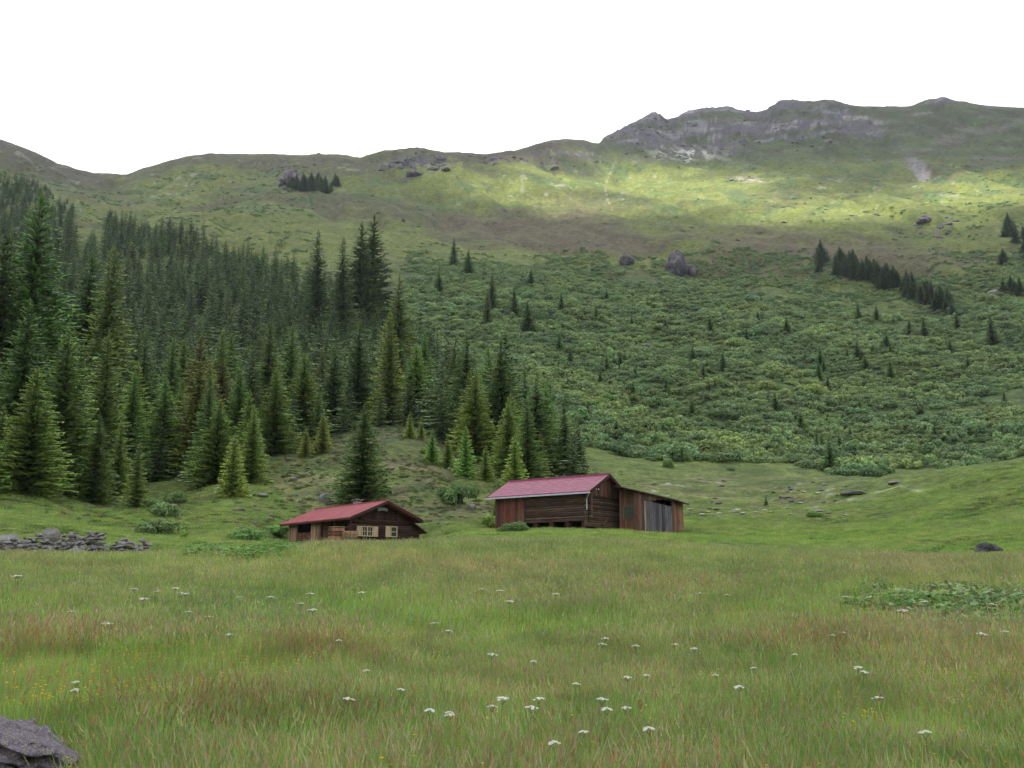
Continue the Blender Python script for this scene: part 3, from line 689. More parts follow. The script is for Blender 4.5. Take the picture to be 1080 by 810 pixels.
# small stands
def stand(pts, hpx, group, labs, tones, spread=2.0, kinds=(1, 2, 6)):
    for n, (x, y) in enumerate(pts):
        p = hit(x, y)
        if p is None: continue
        hg = hpx*random.uniform(.6, 1.2)/px_per_m(p)
        TREES.append((random.choice(kinds), p, hg, random.uniform(1.25, 1.7), tones, labs(x), group))
for (x, y, h_) in [(590, 372, 26), (601, 388, 24), (640, 392, 20), (702, 352, 18), (742, 402, 22), (818, 436, 24), (845, 455, 26), (868, 480, 26), (886, 482, 24), (730, 440, 20), (668, 420, 18), (905, 380, 20), (940, 402, 22), (985, 420, 20), (1022, 395, 22), (1060, 432, 24), (960, 352, 20), (925, 338, 20), (1010, 350, 20), (830, 352, 18), (620, 445, 22), (650, 462, 20), (560, 300, 16), (640, 318, 15)]+[(random.uniform(600, 1060), random.uniform(330, 470), random.uniform(12, 22)) for _ in range(26)]:
    p = hit(x, y)
    hg = h_/px_per_m(p)*random.uniform(.9, 1.15)
    w_ = 'under the forest edge' if x < 660 else 'in the left half' if x < 800 else 'near the single spruce' if x < 900 else 'below the dark belt' if x < 1000 else 'near the right border'
    TREES.append((random.choice((4, 5, 2)), p, hg, 1.1, (.75, .88, .82), 'small spruce half hidden in the alder slope, '+w_, 'spruces scattered through the alder slope')); occupied.append((p.x, p.y))
line_pts = []
for k in range(86):
    t = random.random(); x = 862+t*145; y = 281+t*50+random.uniform(-5, 7)-5*math.sin(t*3)
    line_pts.append((x, y))
stand(line_pts, 22, 'dark spruces in a belt across the right-hand slope', lambda x: ('small dark spruce in the belt above the alders, upper left third' if x < 910 else 'small dark spruce in the middle of the belt above the alders' if x < 960 else 'small dark spruce at the lower right end of the belt above the alders'), (.52, .56, .66))
stand([(1052+random.uniform(0, 45), 262+random.uniform(-14, 18)) for _ in range(12)], 24, 'spruces by the right border below the sunny shoulder', lambda x: 'small dark spruce in the clump by the right border below the sunny shoulder', (.5, .56, .66))
stand([(1056+random.uniform(0, 40), 312+random.uniform(-7, 8)) for _ in range(8)], 18, 'spruces beside the stony streak at the right border', lambda x: 'small dark spruce beside the stony streak at the right border', (.5, .55, .62))
stand([(308+random.uniform(0, 48), 200+random.uniform(-6, 4)) for _ in range(16)], 20, 'spruces beside the grey outcrop under the skyline', lambda x: 'tiny dark spruce beside the grey outcrop under the skyline', (.55, .64, .72))

# --- the forest: every tree of the wood, the largest 300 in the picture are things
ENV = [(-60, 165), (0, 168), (20, 172), (45, 180), (60, 200), (85, 212), (100, 200), (115, 190), (150, 200), (175, 212), (200, 225), (240, 240), (262, 245), (300, 252), (322, 262), (345, 262), (372, 245), (400, 245), (428, 252), (436, 290), (470, 335), (500, 345), (530, 352), (560, 366), (580, 400), (600, 430), (620, 462), (628, 480)]
ZR = [(-60, 88, 900), (0, 92, 900), (60, 96, 800), (110, 104, 700), (150, 112, 640), (180, 118, 640), (220, 112, 600), (250, 112, 540), (300, 127, 480), (330, 134, 430), (390, 145, 380), (430, 142, 330), (470, 128, 240), (520, 118, 200), (560, 112, 175), (600, 112, 150), (625, 118, 135)]
ex, ey = zip(*ENV); zx, zn, zf = zip(*ZR)
occ = {}
def okspot(x, y, d):
    key = (int(x//8), int(y//8))
    for a in range(-2, 3):
        for b in range(-2, 3):
            for (qx, qy) in occ.get((key[0]+a, key[1]+b), ()):
                if (qx-x)**2+(qy-y)**2 < d*d: return False
    occ.setdefault(key, []).append((x, y)); return True
for (qx, qy) in occupied: occ.setdefault((int(qx//8), int(qy//8)), []).append((qx, qy))
cands = []
for _ in range(38000):
    u = random.random(); R_ = math.sqrt(88**2+u*(900**2-88**2)) if random.random() < .6 else random.uniform(88, 300)
    x = random.uniform(-330, 632)
    n_, f_ = np.interp(x, zx, zn), np.interp(x, zx, zf)
    if not (n_ <= R_ <= f_): continue
    if 66 < x < 102 and R_ > 520+60*math.sin(x*.3): continue                       # the green gap below the saddle
    p = at_range(x, R_, 350)
    if not okspot(p.x, p.y, 3.7 if R_ < 150 else 4.6 if R_ < 230 else 5.4 if R_ < 350 else 6.4): continue
    e = (R_-n_)
    hg = random.uniform(7, 12) if e < 9 else random.uniform(10.5, 18.5) if R_ < 350 else random.uniform(12, 18)
    hg *= 1-.25*smooth(450, 800, R_)
    if x > 420 and e >= 9: hg = min(hg, random.uniform(12, 18))
    bx, by, _ = project(p.x, p.y, p.z); tx, ty, dd = project(p.x, p.y, p.z+hg)
    lim = np.interp(tx, ex, ey)+abs(random.gauss(0, 7))
    if ty < lim:
        hg2 = hg*(by-lim)/(by-ty)
        if hg2 < hg*.5 or hg2 < 4: continue
        hg = hg2; ty = lim
    cands.append((float(F*hg/dd), p, hg, float(tx), float(ty), R_, e, float(by)))
# how much of each shows: the share of its height clear of the trees in front (coarse columns)
cands.sort(key=lambda c: c[5])
cov = np.full(200, 1000.0)
seen = []
for c in cands:
    k = max(0, int((c[3]+80)/4)); k0, k1 = max(0, k-1), min(199, k+1)
    cover = cov[k0:k1+1].mean()
    show = max(0, min(c[7], cover)-c[4])
    cov[k0:k1+1] = np.minimum(cov[k0:k1+1], c[4]+c[0]*.35)
    seen.append(show*max(4, c[0]*.3) if c[3] > -15 else 0)
order = np.argsort(-np.array(seen))
def land(x):
    for lim, w_ in ((18, 'at the left border'), (50, 'above the first boulder'), (85, 'above the pointed boulder'), (125, 'above the right half of the stone wall'), (165, 'above the stream gully'),
                    (205, 'just right of the stream gully'), (245, 'above the lowest bright spruce'), (290, 'right of the two bright spruces'), (330, 'above the left end of the hut roof'), (370, 'above the middle of the hut'),
                    (405, 'above the hut gable'), (440, 'above the knoll crest'), (480, 'above the right flank of the knoll'), (520, 'left of the barn roof'), (560, 'above the left half of the barn roof'), (700, 'above the right half of the barn roof')):
        if x < lim: return w_
NTH = 300-len(TREES)
rest = []
for rank, ci_ in enumerate(order):
    h_, p, hg, tx, ty, R_, e, by = cands[ci_]
    tn = random.random()
    farf = float(smooth(200, 600, R_))
    if rank < NTH and seen[ci_] > 0:
        if e < 10: tone = (1.15+.4*tn, 1.2+.3*tn, 1.0); tw = 'fresh green'
        elif tn < .3: tone = (.72, .84, .84); tw = 'dark blue-green'
        elif tn < .42: tone = (1.4, 1.05, .8); tw = 'brownish'
        elif tn < .75: tone = (1.02, 1.08, .92); tw = 'deep green'
        else: tone = (1.35, 1.42, .95); tw = 'lighter green'
        row = 'in the lowest row' if e < 10 else 'in the second row' if e < 20 else 'in the lower wood' if R_ < 170 else 'in the middle wood' if R_ < 230 else 'in the upper wood' if R_ < 330 else 'at the top of the wood'
        sz = 'short' if h_ < 55 else 'tall' if h_ > 95 else 'mid-sized'
        TREES.append((random.choice((0, 1, 2, 3, 6) if e > 10 else (4, 5, 2)), p, hg, random.uniform(1.0, 1.35), tuple(t*(1-.22*farf) for t in tone), '%s %s spruce %s %s' % (sz, tw, row, land(tx)), 'spruces of the mountain forest'))
    else: rest.append((p, hg))
for (k, p, hg, wd, tone, lab, grp) in TREES:
    place_tree(k, p-Vector((0, 0, .1)), hg, wd, tone, lab, grp, trunk=True)
print('TREES', len(TREES), 'rest', len(rest))
if rest:
    R0 = [math.hypot(p.x, p.y) for p, h_ in rest]
    scatter('distant_forest', 'countless further dark spruces filling the wood behind the nearer ones', [tuple(p) for p, _ in rest],
            [(0, 0, random.uniform(0, 6.28)) for _ in rest], [(h_/10*random.uniform(1.15, 1.9),)*2+(h_/10*random.uniform(.72, 1.08),) for _, h_ in rest],
            [random.randrange(3) for _ in rest], SPR_FAR)

# --- alder scrub of the slope right
pts, rot, scl, idx, ALDT = [], [], [], [], []
gap = lambda x, y: float(fbm(np.array([x]), np.array([y]), 38, 4, 61)[0])
Ncand = 78000
xs = rng.uniform(425, 1400, Ncand); rs = np.sqrt(165**2+rng.random(Ncand)*(700**2-165**2))
ths = theta_of(xs, 400.0); wx = rs*np.sin(ths); wy = rs*np.cos(ths); wz = H(wx, wy); bpx, bqy, bd = project(wx, wy, wz)
gn = fbm(wx, wy, 38, 4, 61); gm_ = fbm(wx, wy, 12, 3, 62); occ2 = {}
lowedge = np.interp(bpx, [430, 560, 620, 680, 760, 840, 872, 900, 920, 960, 1010, 1080, 1160], [470, 480, 474, 484, 488, 491, 500, 516, 505, 493, 497, 482, 470])
topedge = np.interp(bpx, [430, 460, 520, 600, 640, 700, 760, 840, 900, 960, 1010, 1100, 1160], [262, 268, 278, 268, 266, 270, 262, 262, 285, 300, 262, 225, 215])
for k in range(Ncand):
    x, y = bpx[k], bqy[k]
    if y > lowedge[k]+4*gm_[k] or y < topedge[k]+14*gm_[k]: continue
    if rs[k] < 188 and x > 880 and x > 935: continue
    edge_t = (y-topedge[k])/60.0
    if gn[k] > .24+.33*min(1, edge_t) or (edge_t < 1 and gm_[k] > .1+.5*edge_t): continue
    size = (1.25+2.5*rng.random()**2.2)*(1 if edge_t > .6 else .65)
    key = (int(wx[k]//6), int(wy[k]//6)); bad = False; md = size*.95
    for a in (-1, 0, 1):
        for b in (-1, 0, 1):
            for (qx, qy) in occ2.get((key[0]+a, key[1]+b), ()):
                if (qx-wx[k])**2+(qy-wy[k])**2 < md*md: bad = True; break
            if bad: break
        if bad: break
    if bad: continue
    occ2.setdefault(key, []).append((wx[k], wy[k]))
    ALDT.append((rs[k], wx[k], wy[k], wz[k], size, x, y))
ALDT.sort(key=lambda t: t[0]/t[4])
def aland(x):
    return ('behind the barn ridge' if x < 640 else 'above the shed' if x < 700 else 'above the rubble strip' if x < 790 else 'left of the single spruce' if x < 870 else 'behind the stony track' if x < 920 else 'above the track bend' if x < 970 else 'above the right-hand meadow')
for n, t in enumerate(ALDT):
    R_, x, y, z, size, qx, qy = t
    if n < 280 and 560 < qx < 1080:
        tn = random.random()
        tone, tw = ((.8, .9, .85), 'dark green') if tn < .35 else ((1.15, 1.1, .95), 'light green') if tn > .7 else ((.95, 1, 1.1), 'grey-green')
        place_bush(n, Vector((x, y, z-.15)), size*1.05, tone, '%s %s alder bush at the scrub foot %s' % ('big' if size > 2.4 else 'small' if size < 1.8 else 'middling', tw, aland(qx)), 'alder bushes along the foot of the slope', random.uniform(.8, 1.15), near=False)
    else:
        pts.append((x, y, z-.2)); rot.append((0, 0, rng.uniform(0, 6.28))); scl.append((size*1.1, size*1.1, size*rng.uniform(.8, 1.35))); idx.append(rng.integers(0, 4))
print('ALDERS', len(ALDT))
scatter('alder_scrub', 'continuous grey-green alder scrub covering the mountainside', pts, rot, scl, idx, ALD)

# low scrub and heather cushions on the upper slopes and in the gap left
Nc = 50000
xs = rng.uniform(-300, 1400, Nc); rs = np.sqrt(430**2+rng.random(Nc)*(1350**2-430**2)); ths = theta_of(xs, 250.0)
wx = rs*np.sin(ths); wy = rs*np.cos(ths); wz = H(wx, wy); bpx, bqy, bd = project(wx, wy, wz)
c5 = fbm(wx, wy, 22, 5, 45)+.3*fbm(wx, wy, 9, 4, 41); g2 = fbm(wx, wy, 60, 3, 63)
dens = np.where((bpx > 940) & (bqy > 215) & (bqy < 330), .45, 0)+np.where((bpx > 780) & (bqy > 205) & (bqy < 235), .12, 0)+np.where((bpx < 330) & (bqy < 330), .35, 0)+.03+np.where((bpx > 420) & (bpx < 640) & (bqy > 255) & (bqy < 285), .2, 0)+np.where((bpx>1000)&(bqy>175)&(bqy<215),.3,0)
keep = (rng.random(Nc) < dens) & (c5 > -.02) & (bqy > np.interp(bpx, rxp, ryp)+12) & (bqy < 330)
pts = np.stack([wx, wy, wz-.15], -1)[keep]; n = len(pts); sz = rng.uniform(.9, 2.6, n)
print('LOW', n)
scatter('mountain_scrub', 'low dark green scrub dotted over the upper pastures', pts, np.stack([np.zeros(n), np.zeros(n), rng.uniform(0, 6.28, n)], -1),
        np.stack([sz, sz, sz*.8], -1), rng.integers(0, 2, n), SHR)

Nc = 9000
xs = rng.uniform(-30, 700, Nc); rs = np.sqrt(66**2+rng.random(Nc)*(150**2-66**2)); ths = theta_of(xs, 520.0)
wx = rs*np.sin(ths); wy = rs*np.cos(ths); wz = H(wx, wy); g3 = fbm(wx, wy, 9, 4, 64)
knv = samp(np.clip(kn, 0, 1), wx, wy)
keep = (rng.random(Nc) < .10+.75*knv+.25*(xs < 330)) & (g3+.25*knv > .02) & ~((np.hypot(wx+12.9, wy-82) < 8)) & ~(np.hypot(wx-3.6, wy-86.5) < 9) & ~(np.hypot(wx-12, wy-83.5) < 5) & ((xs < 640) | (rs > 95))
pts = np.stack([wx, wy, wz-.05], -1)[keep]; n = len(pts); sz = rng.uniform(.18, .62, n)
scatter('heather_cushions', 'low heather cushions and dwarf shrubs roughening the knoll and banks', pts, np.stack([rng.uniform(-.1, .1, n), rng.uniform(-.1, .1, n), rng.uniform(0, 6.28, n)], -1),
        np.stack([sz, sz, sz*rng.uniform(.5, .9, n)], -1), rng.integers(0, 2, n), HEA)

# ---------------------------------------------------------------- rocks
def rock_mesh(seed, sub=3, amp=.28, flat=1.0, mat='rock', angular=True, facets=9):
    import bmesh
    bm = bmesh.new(); bmesh.ops.create_icosphere(bm, subdivisions=sub, radius=1)
    r = np.random.default_rng(seed); co = np.array([v.co[:] for v in bm.verts])
    d = np.ones(len(co))
    N = r.normal(size=(facets, 3)); N /= np.linalg.norm(N, axis=1)[:, None]; off = r.uniform(.55, .92, facets)
    for n_, o_ in zip(N, off):                                   # cut planes make flat breaks
        dp = co @ n_; t = np.where(dp > 1e-6, o_/np.maximum(dp, 1e-6), 9); d = np.minimum(d, t)
    d *= 1+amp*.35*fbm(co[:, 0]*2+co[:, 2]*1.3+seed, co[:, 1]*2-co[:, 2]*1.7, 1.0, 4, seed)
    co = co*d[:, None]; co[:, 2] *= flat
    for v, c in zip(bm.verts, co): v.co = c
    me = bpy.data.meshes.new('rock'); bm.to_mesh(me); bm.free(); me.materials.append(M[mat]); return me
ROCKS = [rock_mesh(s, 3, .3, f) for s, f in ((1, .75), (2, .6), (3, .9), (4, .55), (5, .7))]
def place_rock(px, py, wpx, k, label, group=None, hs=1.0, name='boulder', sink=.25, rz=None, mesh=None):
    p = hit(px, py)
    if p is None: return
    s = wpx/px_per_m(p)/2
    o = link(name, mesh or ROCKS[k % 5]); o.location = p+Vector((0, 0, s*hs*(.55-sink))); o.scale = (s, s, s*hs)
    o.rotation_euler = (0, 0, random.uniform(0, 6.28) if rz is None else rz)
    tag(o, label, 'boulder' if wpx > 12 else 'stone', group); return o
PALER = [rock_mesh(91, 2, .3, .7, 'pale_rock'), rock_mesh(92, 2, .3, .55, 'pale_rock')]
BIG = [
 (10, 577, 30, 0, 'rounded grey boulder behind the stone wall at the left border', .9),
 (52, 578, 25, 2, 'pointed pale grey boulder standing up behind the stone wall', 1.5),
 (82, 590, 30, 1, 'broad flat grey slab lying against the middle of the stone wall', .9),
 (147, 597, 16, 3, 'flat whitish stone in the grass past the end of the stone wall', .5),
 (155, 577, 12, 1, 'grey boulder beside the stream gully above the wall end', .9),
 (205, 491, 20, 1, 'pale rock high in the stream gully between the spruces', .7),
 (194, 505, 16, 3, 'second pale rock in the gully below the higher one', .7),
 (222, 509, 16, 3, 'flat pale rock left of the lowest bright young spruce', .6),
 (229, 518, 11, 0, 'small pale rock at the left foot of the lowest bright spruce', .8),
 (278, 524, 14, 1, 'grey rock on the slope right of the bright young spruces', .6),
 (252, 539, 14, 3, 'flat grey rock in the grass below the bright young spruces', .6),
 (310, 507, 10, 1, 'small grey rock on the left flank of the heather knoll', .7),
 (343, 530, 14, 2, 'pale upright rock on the slope behind the hut roof', 1.3),
 (271, 589, 16, 0, 'grey boulder in leafy herbs left of the hut', .8),
 (250, 591, 12, 3, 'low pale stone left of the boulder in the leafy herbs', .7),
 (497, 538, 11, 2, 'pale grey rock below the round bush left of the barn', 1.0),
 (475, 496, 7, 1, 'small pale stone on the right flank of the heather knoll', .8),
 (414, 496, 6, 0, 'small pale stone near the middle of the heather knoll', .8),
 (902, 522, 24, 3, 'whitish flat boulder at the bend of the stony track', .5),
 (890, 523, 9, 0, 'reddish brown stone beside the whitish boulder on the track', .9),
 (944, 511, 20, 3, 'pale grey stone patch where the stony track meets the scrub', .45),
 (683, 366, 14, 3, 'pale earthy rock patch in the middle of the alder slope', .5),
 (862, 541, 14, 1, 'grey rock by the little bushes on the right-hand pasture', .6),
 (1048, 313, 14, 2, 'pale rock in the stony streak at the right border', .8),
 (910, 608, 14, 3, 'whitish flat stone on the meadow path', .35),
]
for (x, y, wp, k, lab, hs) in BIG: place_rock(x, y, wp, k, lab, None, hs)
for n in range(70):                                          # pale stones of the rubble strip right of the shed
    t = random.random(); x = 722+t*175; y = 541+random.gauss(0, 1.6)+3*t if n % 2 else random.uniform(505, 540)
    place_rock(x, y, random.uniform(3, 8), n, 'small pale stone in the rubble strip right of the shed' if n % 2 else 'small grey stone strewn on the rough pasture above the rubble strip', 'stones on the pasture right of the shed', .6, 'field_stone', .15, mesh=PALER[(n//2) % 2] if n % 2 or n % 6 == 0 else None)
for n in range(26):
    x = random.uniform(280, 520); y = random.uniform(475, 545)
    place_rock(x, y, random.uniform(2.5, 6), n, 'little grey stone poking out of the heather knoll', 'little stones on the knoll', .7, 'field_stone')
for n in range(18):
    x = random.uniform(130, 280); y = random.uniform(500, 590)
    place_rock(x, y, random.uniform(3, 8), n, 'small grey stone in the grass around the stream gully', 'small stones around the gully', .7, 'field_stone')

# crags: skyline outcrops and the broken ridge, strewn blocks
def crag_cluster(seed, n=11):
    r = random.Random(seed); VV = []; FF = []; o_ = 0
    for k in range(n):
        m = rock_mesh(seed*31+k, 2, .5, r.uniform(.8, 1.7), 'crag', facets=6); a = r.uniform(0, 6.28); d = r.uniform(0, .7); s_ = r.uniform(.3, .62)*(1.15-.6*d)
        c = np.array([v.co[:] for v in m.vertices])*s_+np.array([d*math.cos(a), d*math.sin(a), r.uniform(0, .5)*(1-d)]); VV.append(c); FF.append(np.array([p.vertices[:] for p in m.polygons])+o_); o_ += len(c); bpy.data.meshes.remove(m)
    return mesh_from('crag', np.concatenate(VV), np.concatenate(FF), False, M['crag'])
for (x, y, wp, hs, lab) in [(713, 289, 34, 1.3, 'steep grey crag jutting out of the upper alder slope'), (728, 290, 22, .7, 'lower shoulder of rock right of the steep crag'), (662, 279, 22, .6, 'low broken rock left of the steep crag'), (306, 196, 26, 1.0, 'grey outcrop with small spruces under the left skyline'), (1043, 584, 36, .42, 'low dark rock half sunk in the meadow near the right border'), (975, 235, 18, .6, 'small outcrop in the sunlit shoulder at the right'), (436, 186, 22, .45, 'dark broken outcrop below the middle of the skyline'), (470, 181, 14, .4, 'right-hand part of the broken skyline outcrop')]:
    place_rock(x, y, wp, 0, lab, None, hs, 'crag', .3, mesh=crag_cluster(x))
CRG = [rock_mesh(s, 2, .5, f, 'crag', facets=7) for s, f in ((11, .8), (12, .5), (13, 1.0), (14, .65))]
Nc = 40000
xs = rng.uniform(250, 1120, Nc); rs = rng.uniform(700, 1480, Nc); ths = theta_of(xs, 150.0)
wx = rs*np.sin(ths); wy = rs*np.cos(ths); wz = H(wx, wy); bpx, bqy, bd = project(wx, wy, wz)
def inb(cx, cy, rx, ry): return np.clip(1.3-np.sqrt(((bpx-cx)/rx)**2+((bqy-cy)/ry)**2), 0, 1)
pr = inb(760, 145, 110, 28)*.10+inb(850, 135, 80, 22)*.07+inb(690, 130, 42, 18)*.12+inb(440, 177, 45, 13)*.5+inb(520, 168, 25, 5)*.3+inb(590, 170, 40, 10)*.12+inb(305, 188, 12, 13)*.9+inb(720, 164, 35, 8)*.3+inb(790, 189, 22, 3)*.35+inb(985, 240, 25, 10)*.2+.003
rgn = np.interp(np.arctan2(wx, wy), TH, RIDR)
keep = (rng.random(Nc) < pr*(fbm(wx, wy, 30, 4, 81) > -.05)) & (rs < rgn*1.0)
pts = np.stack([wx, wy, wz], -1)[keep]; n = len(pts); sz = rng.uniform(.8, 3.4, n)*np.where(rng.random(n) < .12, 1.7, 1)
print('CRAG', n)
scatter('ridge_rocks', 'grey broken rocks strewn over the crags and skyline outcrops', pts-np.array([0, 0, .5]), np.stack([rng.uniform(-.4, .4, n), rng.uniform(-.4, .4, n), rng.uniform(0, 6.28, n)], -1),
        np.stack([sz*1.3, sz, sz*rng.uniform(.6, 1.2, n)], -1), rng.integers(0, 4, n), CRG)

# dry stone wall
def stone_wall():
    r = random.Random(5); Vv = []; Ff = []
    pa = hit(-30, 592, 0, 44); pth = []
    stones = [rock_mesh(60+k, 2, .2, .75, facets=8) for k in range(4)]
    cos_ = [np.array([v.co[:] for v in m.vertices]) for m in stones]; fcs = [np.array([p.vertices[:] for p in m.polygons]) for m in stones]
    cols = []
    base = None
    for row in range(3):
        for c in range(6):
            x = -30.0
            while x < 148:
                s = r.uniform(.10, .22)*(1.25 if c == 0 else 1); x += s*1.65/.0485*r.uniform(.9, 1.2)
                if 109 < x < 117: continue
                top = .85 if x < 60 else 1.05 if x < 106 else .7
                top *= .8+.5*float(fbm(np.array([x]), np.array([row*9.0]), 14, 3, 5))+.1
                if c*.19 > top: continue
                th = float(theta_of(x, 590)); R_ = 49.6+.45*row+1.2*math.sin(x*.05)+r.uniform(-.12, .12)+.5*max(0, .6-top); X_, Y_ = R_*math.sin(th), R_*math.cos(th); zz = float(H(X_, Y_))
                z = zz+.05+c*.19+r.uniform(-.05, .07)+.1*row
                k = r.randrange(4); a = r.uniform(0, 6.28); ca, sa = math.cos(a), math.sin(a); b = r.uniform(-.5, .5)
                co = cos_[k]*np.array([s*1.15, s*.9, s*r.uniform(.5, .95)]); co = np.stack([co[:, 0]*math.cos(b)-co[:, 2]*math.sin(b), co[:, 1], co[:, 0]*math.sin(b)+co[:, 2]*math.cos(b)], -1)
                co = np.stack([co[:, 0]*ca-co[:, 1]*sa, co[:, 0]*sa+co[:, 1]*ca, co[:, 2]], -1)+np.array([X_, Y_, z])
                n0 = sum(len(v) for v in Vv); Vv.append(co); Ff.append(fcs[k]+n0)
    V_ = np.concatenate(Vv); F_ = np.concatenate(Ff); c0 = V_.mean(0); c0[2] = V_[:, 2].min()
    o = link('stone_wall', mesh_from('stone_wall', V_-c0, F_, False, M['rock'])); o.location = c0
    tag(o, 'low dry stone wall of grey rubble at the left edge of the meadow', 'wall')
stone_wall()

# foreground lichen boulder
def near_boulder():
    b = rock_mesh(77, 6, 1.5, 1.0, 'lichen_rock', facets=16)
    p = at_range(10, 8.7, 800); o = link('boulder', b); o.location = (p.x-.06, p.y, p.z+.16); o.scale = (.56, .5, .60); o.rotation_euler = (0, 0, .5)
    tag(o, 'large purplish grey boulder with yellow lichen in the bottom left corner', 'boulder')
    s = rock_mesh(78, 5, 1.2, .34, 'lichen_rock', facets=14)
    o2 = link('stone_slab', s); o2.location = (p.x+.02, p.y-.02, p.z+.56); o2.scale = (.44, .36, .42); o2.rotation_euler = (.03, .24, .15)
    tag(o2, 'flat overhanging stone slab lying on top of the lichen boulder', 'stone')
    p3 = at_range(-8, 9.3, 760); o3 = link('boulder', rock_mesh(79, 5, .5, .8, 'lichen_rock', facets=12)); o3.location = (p3.x-.10, p3.y, p3.z+.42); o3.scale = (.36, .36, .36)
    tag(o3, 'smaller purple stone at the left border behind the lichen boulder', 'boulder')
near_boulder()

# ---------------------------------------------------------------- buildings
class MB:
    """collects boxes, beams and cylinders with a tint per piece"""
    def __init__(s): s.v = []; s.f = []; s.c = []
    def hexa(s, pts, t=None):
        t = random.random() if t is None else t
        n = len(s.v); s.v += [tuple(p) for p in pts]; s.c += [(t, t, t)]*8
        s.f += [(n+3, n+2, n+1, n), (n+4, n+5, n+6, n+7), (n, n+1, n+5, n+4), (n+1, n+2, n+6, n+5), (n+2, n+3, n+7, n+6), (n+3, n, n+4, n+7)]; return s
    def box(s, a, b, t=None):
        (x0, y0, z0), (x1, y1, z1) = a, b
        return s.hexa([(x0, y0, z0), (x1, y0, z0), (x1, y1, z0), (x0, y1, z0), (x0, y0, z1), (x1, y0, z1), (x1, y1, z1), (x0, y1, z1)], t)
    def cyl(s, a, b, r, seg=8, t=None):
        t = random.random() if t is None else t
        a = Vector(a); b = Vector(b); d = (b-a).normalized(); u = d.orthogonal().normalized(); w_ = d.cross(u)
        n = len(s.v)
        for p in (a, b):
            for k in range(seg):
                an = k*6.28318/seg; s.v.append(tuple(p+u*(r*math.cos(an))+w_*(r*math.sin(an)))); s.c.append((t, t, t))
        for k in range(seg):
            k2 = (k+1) % seg; s.f.append((n+k, n+k2, n+seg+k2, n+seg+k))
        c0 = len(s.v); s.v += [tuple(a), tuple(b)]; s.c += [(t, t, t)]*2
        for k in range(seg):
            k2 = (k+1) % seg; s.f.append((c0, n+k2, n+k, n+k)[:3]+(None,)); s.f[-1] = (c0, n+k2, n+k)
            s.f.append((c0+1, n+seg+k, n+seg+k2))
        return s
    def build(s, name, mat, parent=None):
        me = bpy.data.meshes.new(name); me.from_pydata(s.v, [], s.f); me.update()
        a = me.color_attributes.new('tint', 'FLOAT_COLOR', 'POINT'); c4 = np.ones((len(s.v), 4), np.float32); c4[:, :3] = np.array(s.c); a.data.foreach_set('color', c4.ravel())
        me.materials.append(M[mat] if isinstance(mat, str) else mat); return link(name, me, parent)
def planks_v(mb, x0, x1, y0, y1, z0, ztop, wd=.2, axis='x', gapv=.012):
    """vertical boards; ztop is a number or a function of the running coordinate"""
    run0, run1 = (x0, x1) if axis == 'x' else (y0, y1); p = run0
    while p < run1-.02:
        e = min(run1, p+wd*random.uniform(.85, 1.15)); jut = random.uniform(-.012, .012)
        za = ztop(p) if callable(ztop) else ztop; zb = ztop(e) if callable(ztop) else ztop
        lo = z0+random.uniform(-.04, .04); e2 = e-gapv
        if axis == 'x': mb.hexa([(p, y0+jut, lo), (e2, y0+jut, lo), (e2, y1, lo), (p, y1, lo), (p, y0+jut, za), (e2, y0+jut, zb), (e2, y1, zb), (p, y1, za)])
        else: mb.hexa([(x0+jut, p, lo), (x1, p, lo), (x1, e2, lo), (x0+jut, e2, lo), (x0+jut, p, za), (x1, p, za), (x1, e2, zb), (x0+jut, e2, zb)])
        p = e
    return mb
def roof_slab(mb, W, L_, ze, zp, side, th=.09, nstrip=1, ribs=0, rows=0, t=.5):
    """one slope of the roof from the eave to the ridge; side 0 = x from 0 to W/2, 1 = mirrored"""
    fx = (lambda x: x) if side == 0 else (lambda x: W-x)
    def P(u, y, dz): return (fx(u*W/2), y, ze+(zp-ze)*u+dz)
    def slab(u0, u1, y0, y1, d0, d1, tt):
        pts = [P(u0, y0, d0), P(u1, y0, d0), P(u1, y1, d0), P(u0, y1, d0), P(u0, y0, d1), P(u1, y0, d1), P(u1, y1, d1), P(u0, y1, d1)]
        if side: pts = [pts[1], pts[0], pts[3], pts[2], pts[5], pts[4], pts[7], pts[6]]
        mb.hexa(pts, tt)
    if rows:
        nr = rows; nc = int(L_/.55)
        for i in range(nr):
            for j in range(nc):
                u0, u1 = i/nr, (i+1)/nr
                lift = .006*((i+j) % 2)
                slab(u0, u1-.012, j*L_/nc+.012, (j+1)*L_/nc-.012, .02, th+.02+lift, random.uniform(.3, .7))
        slab(0, 1, 0, L_, 0, th, .4)
    else:
        slab(0, 1, 0, L_, 0, th, t)
        n = int(L_/.5)
        for j in range(n+1): slab(0, 1, max(0, j*L_/n-.02), min(L_, j*L_/n+.02), th, th+.03, t)

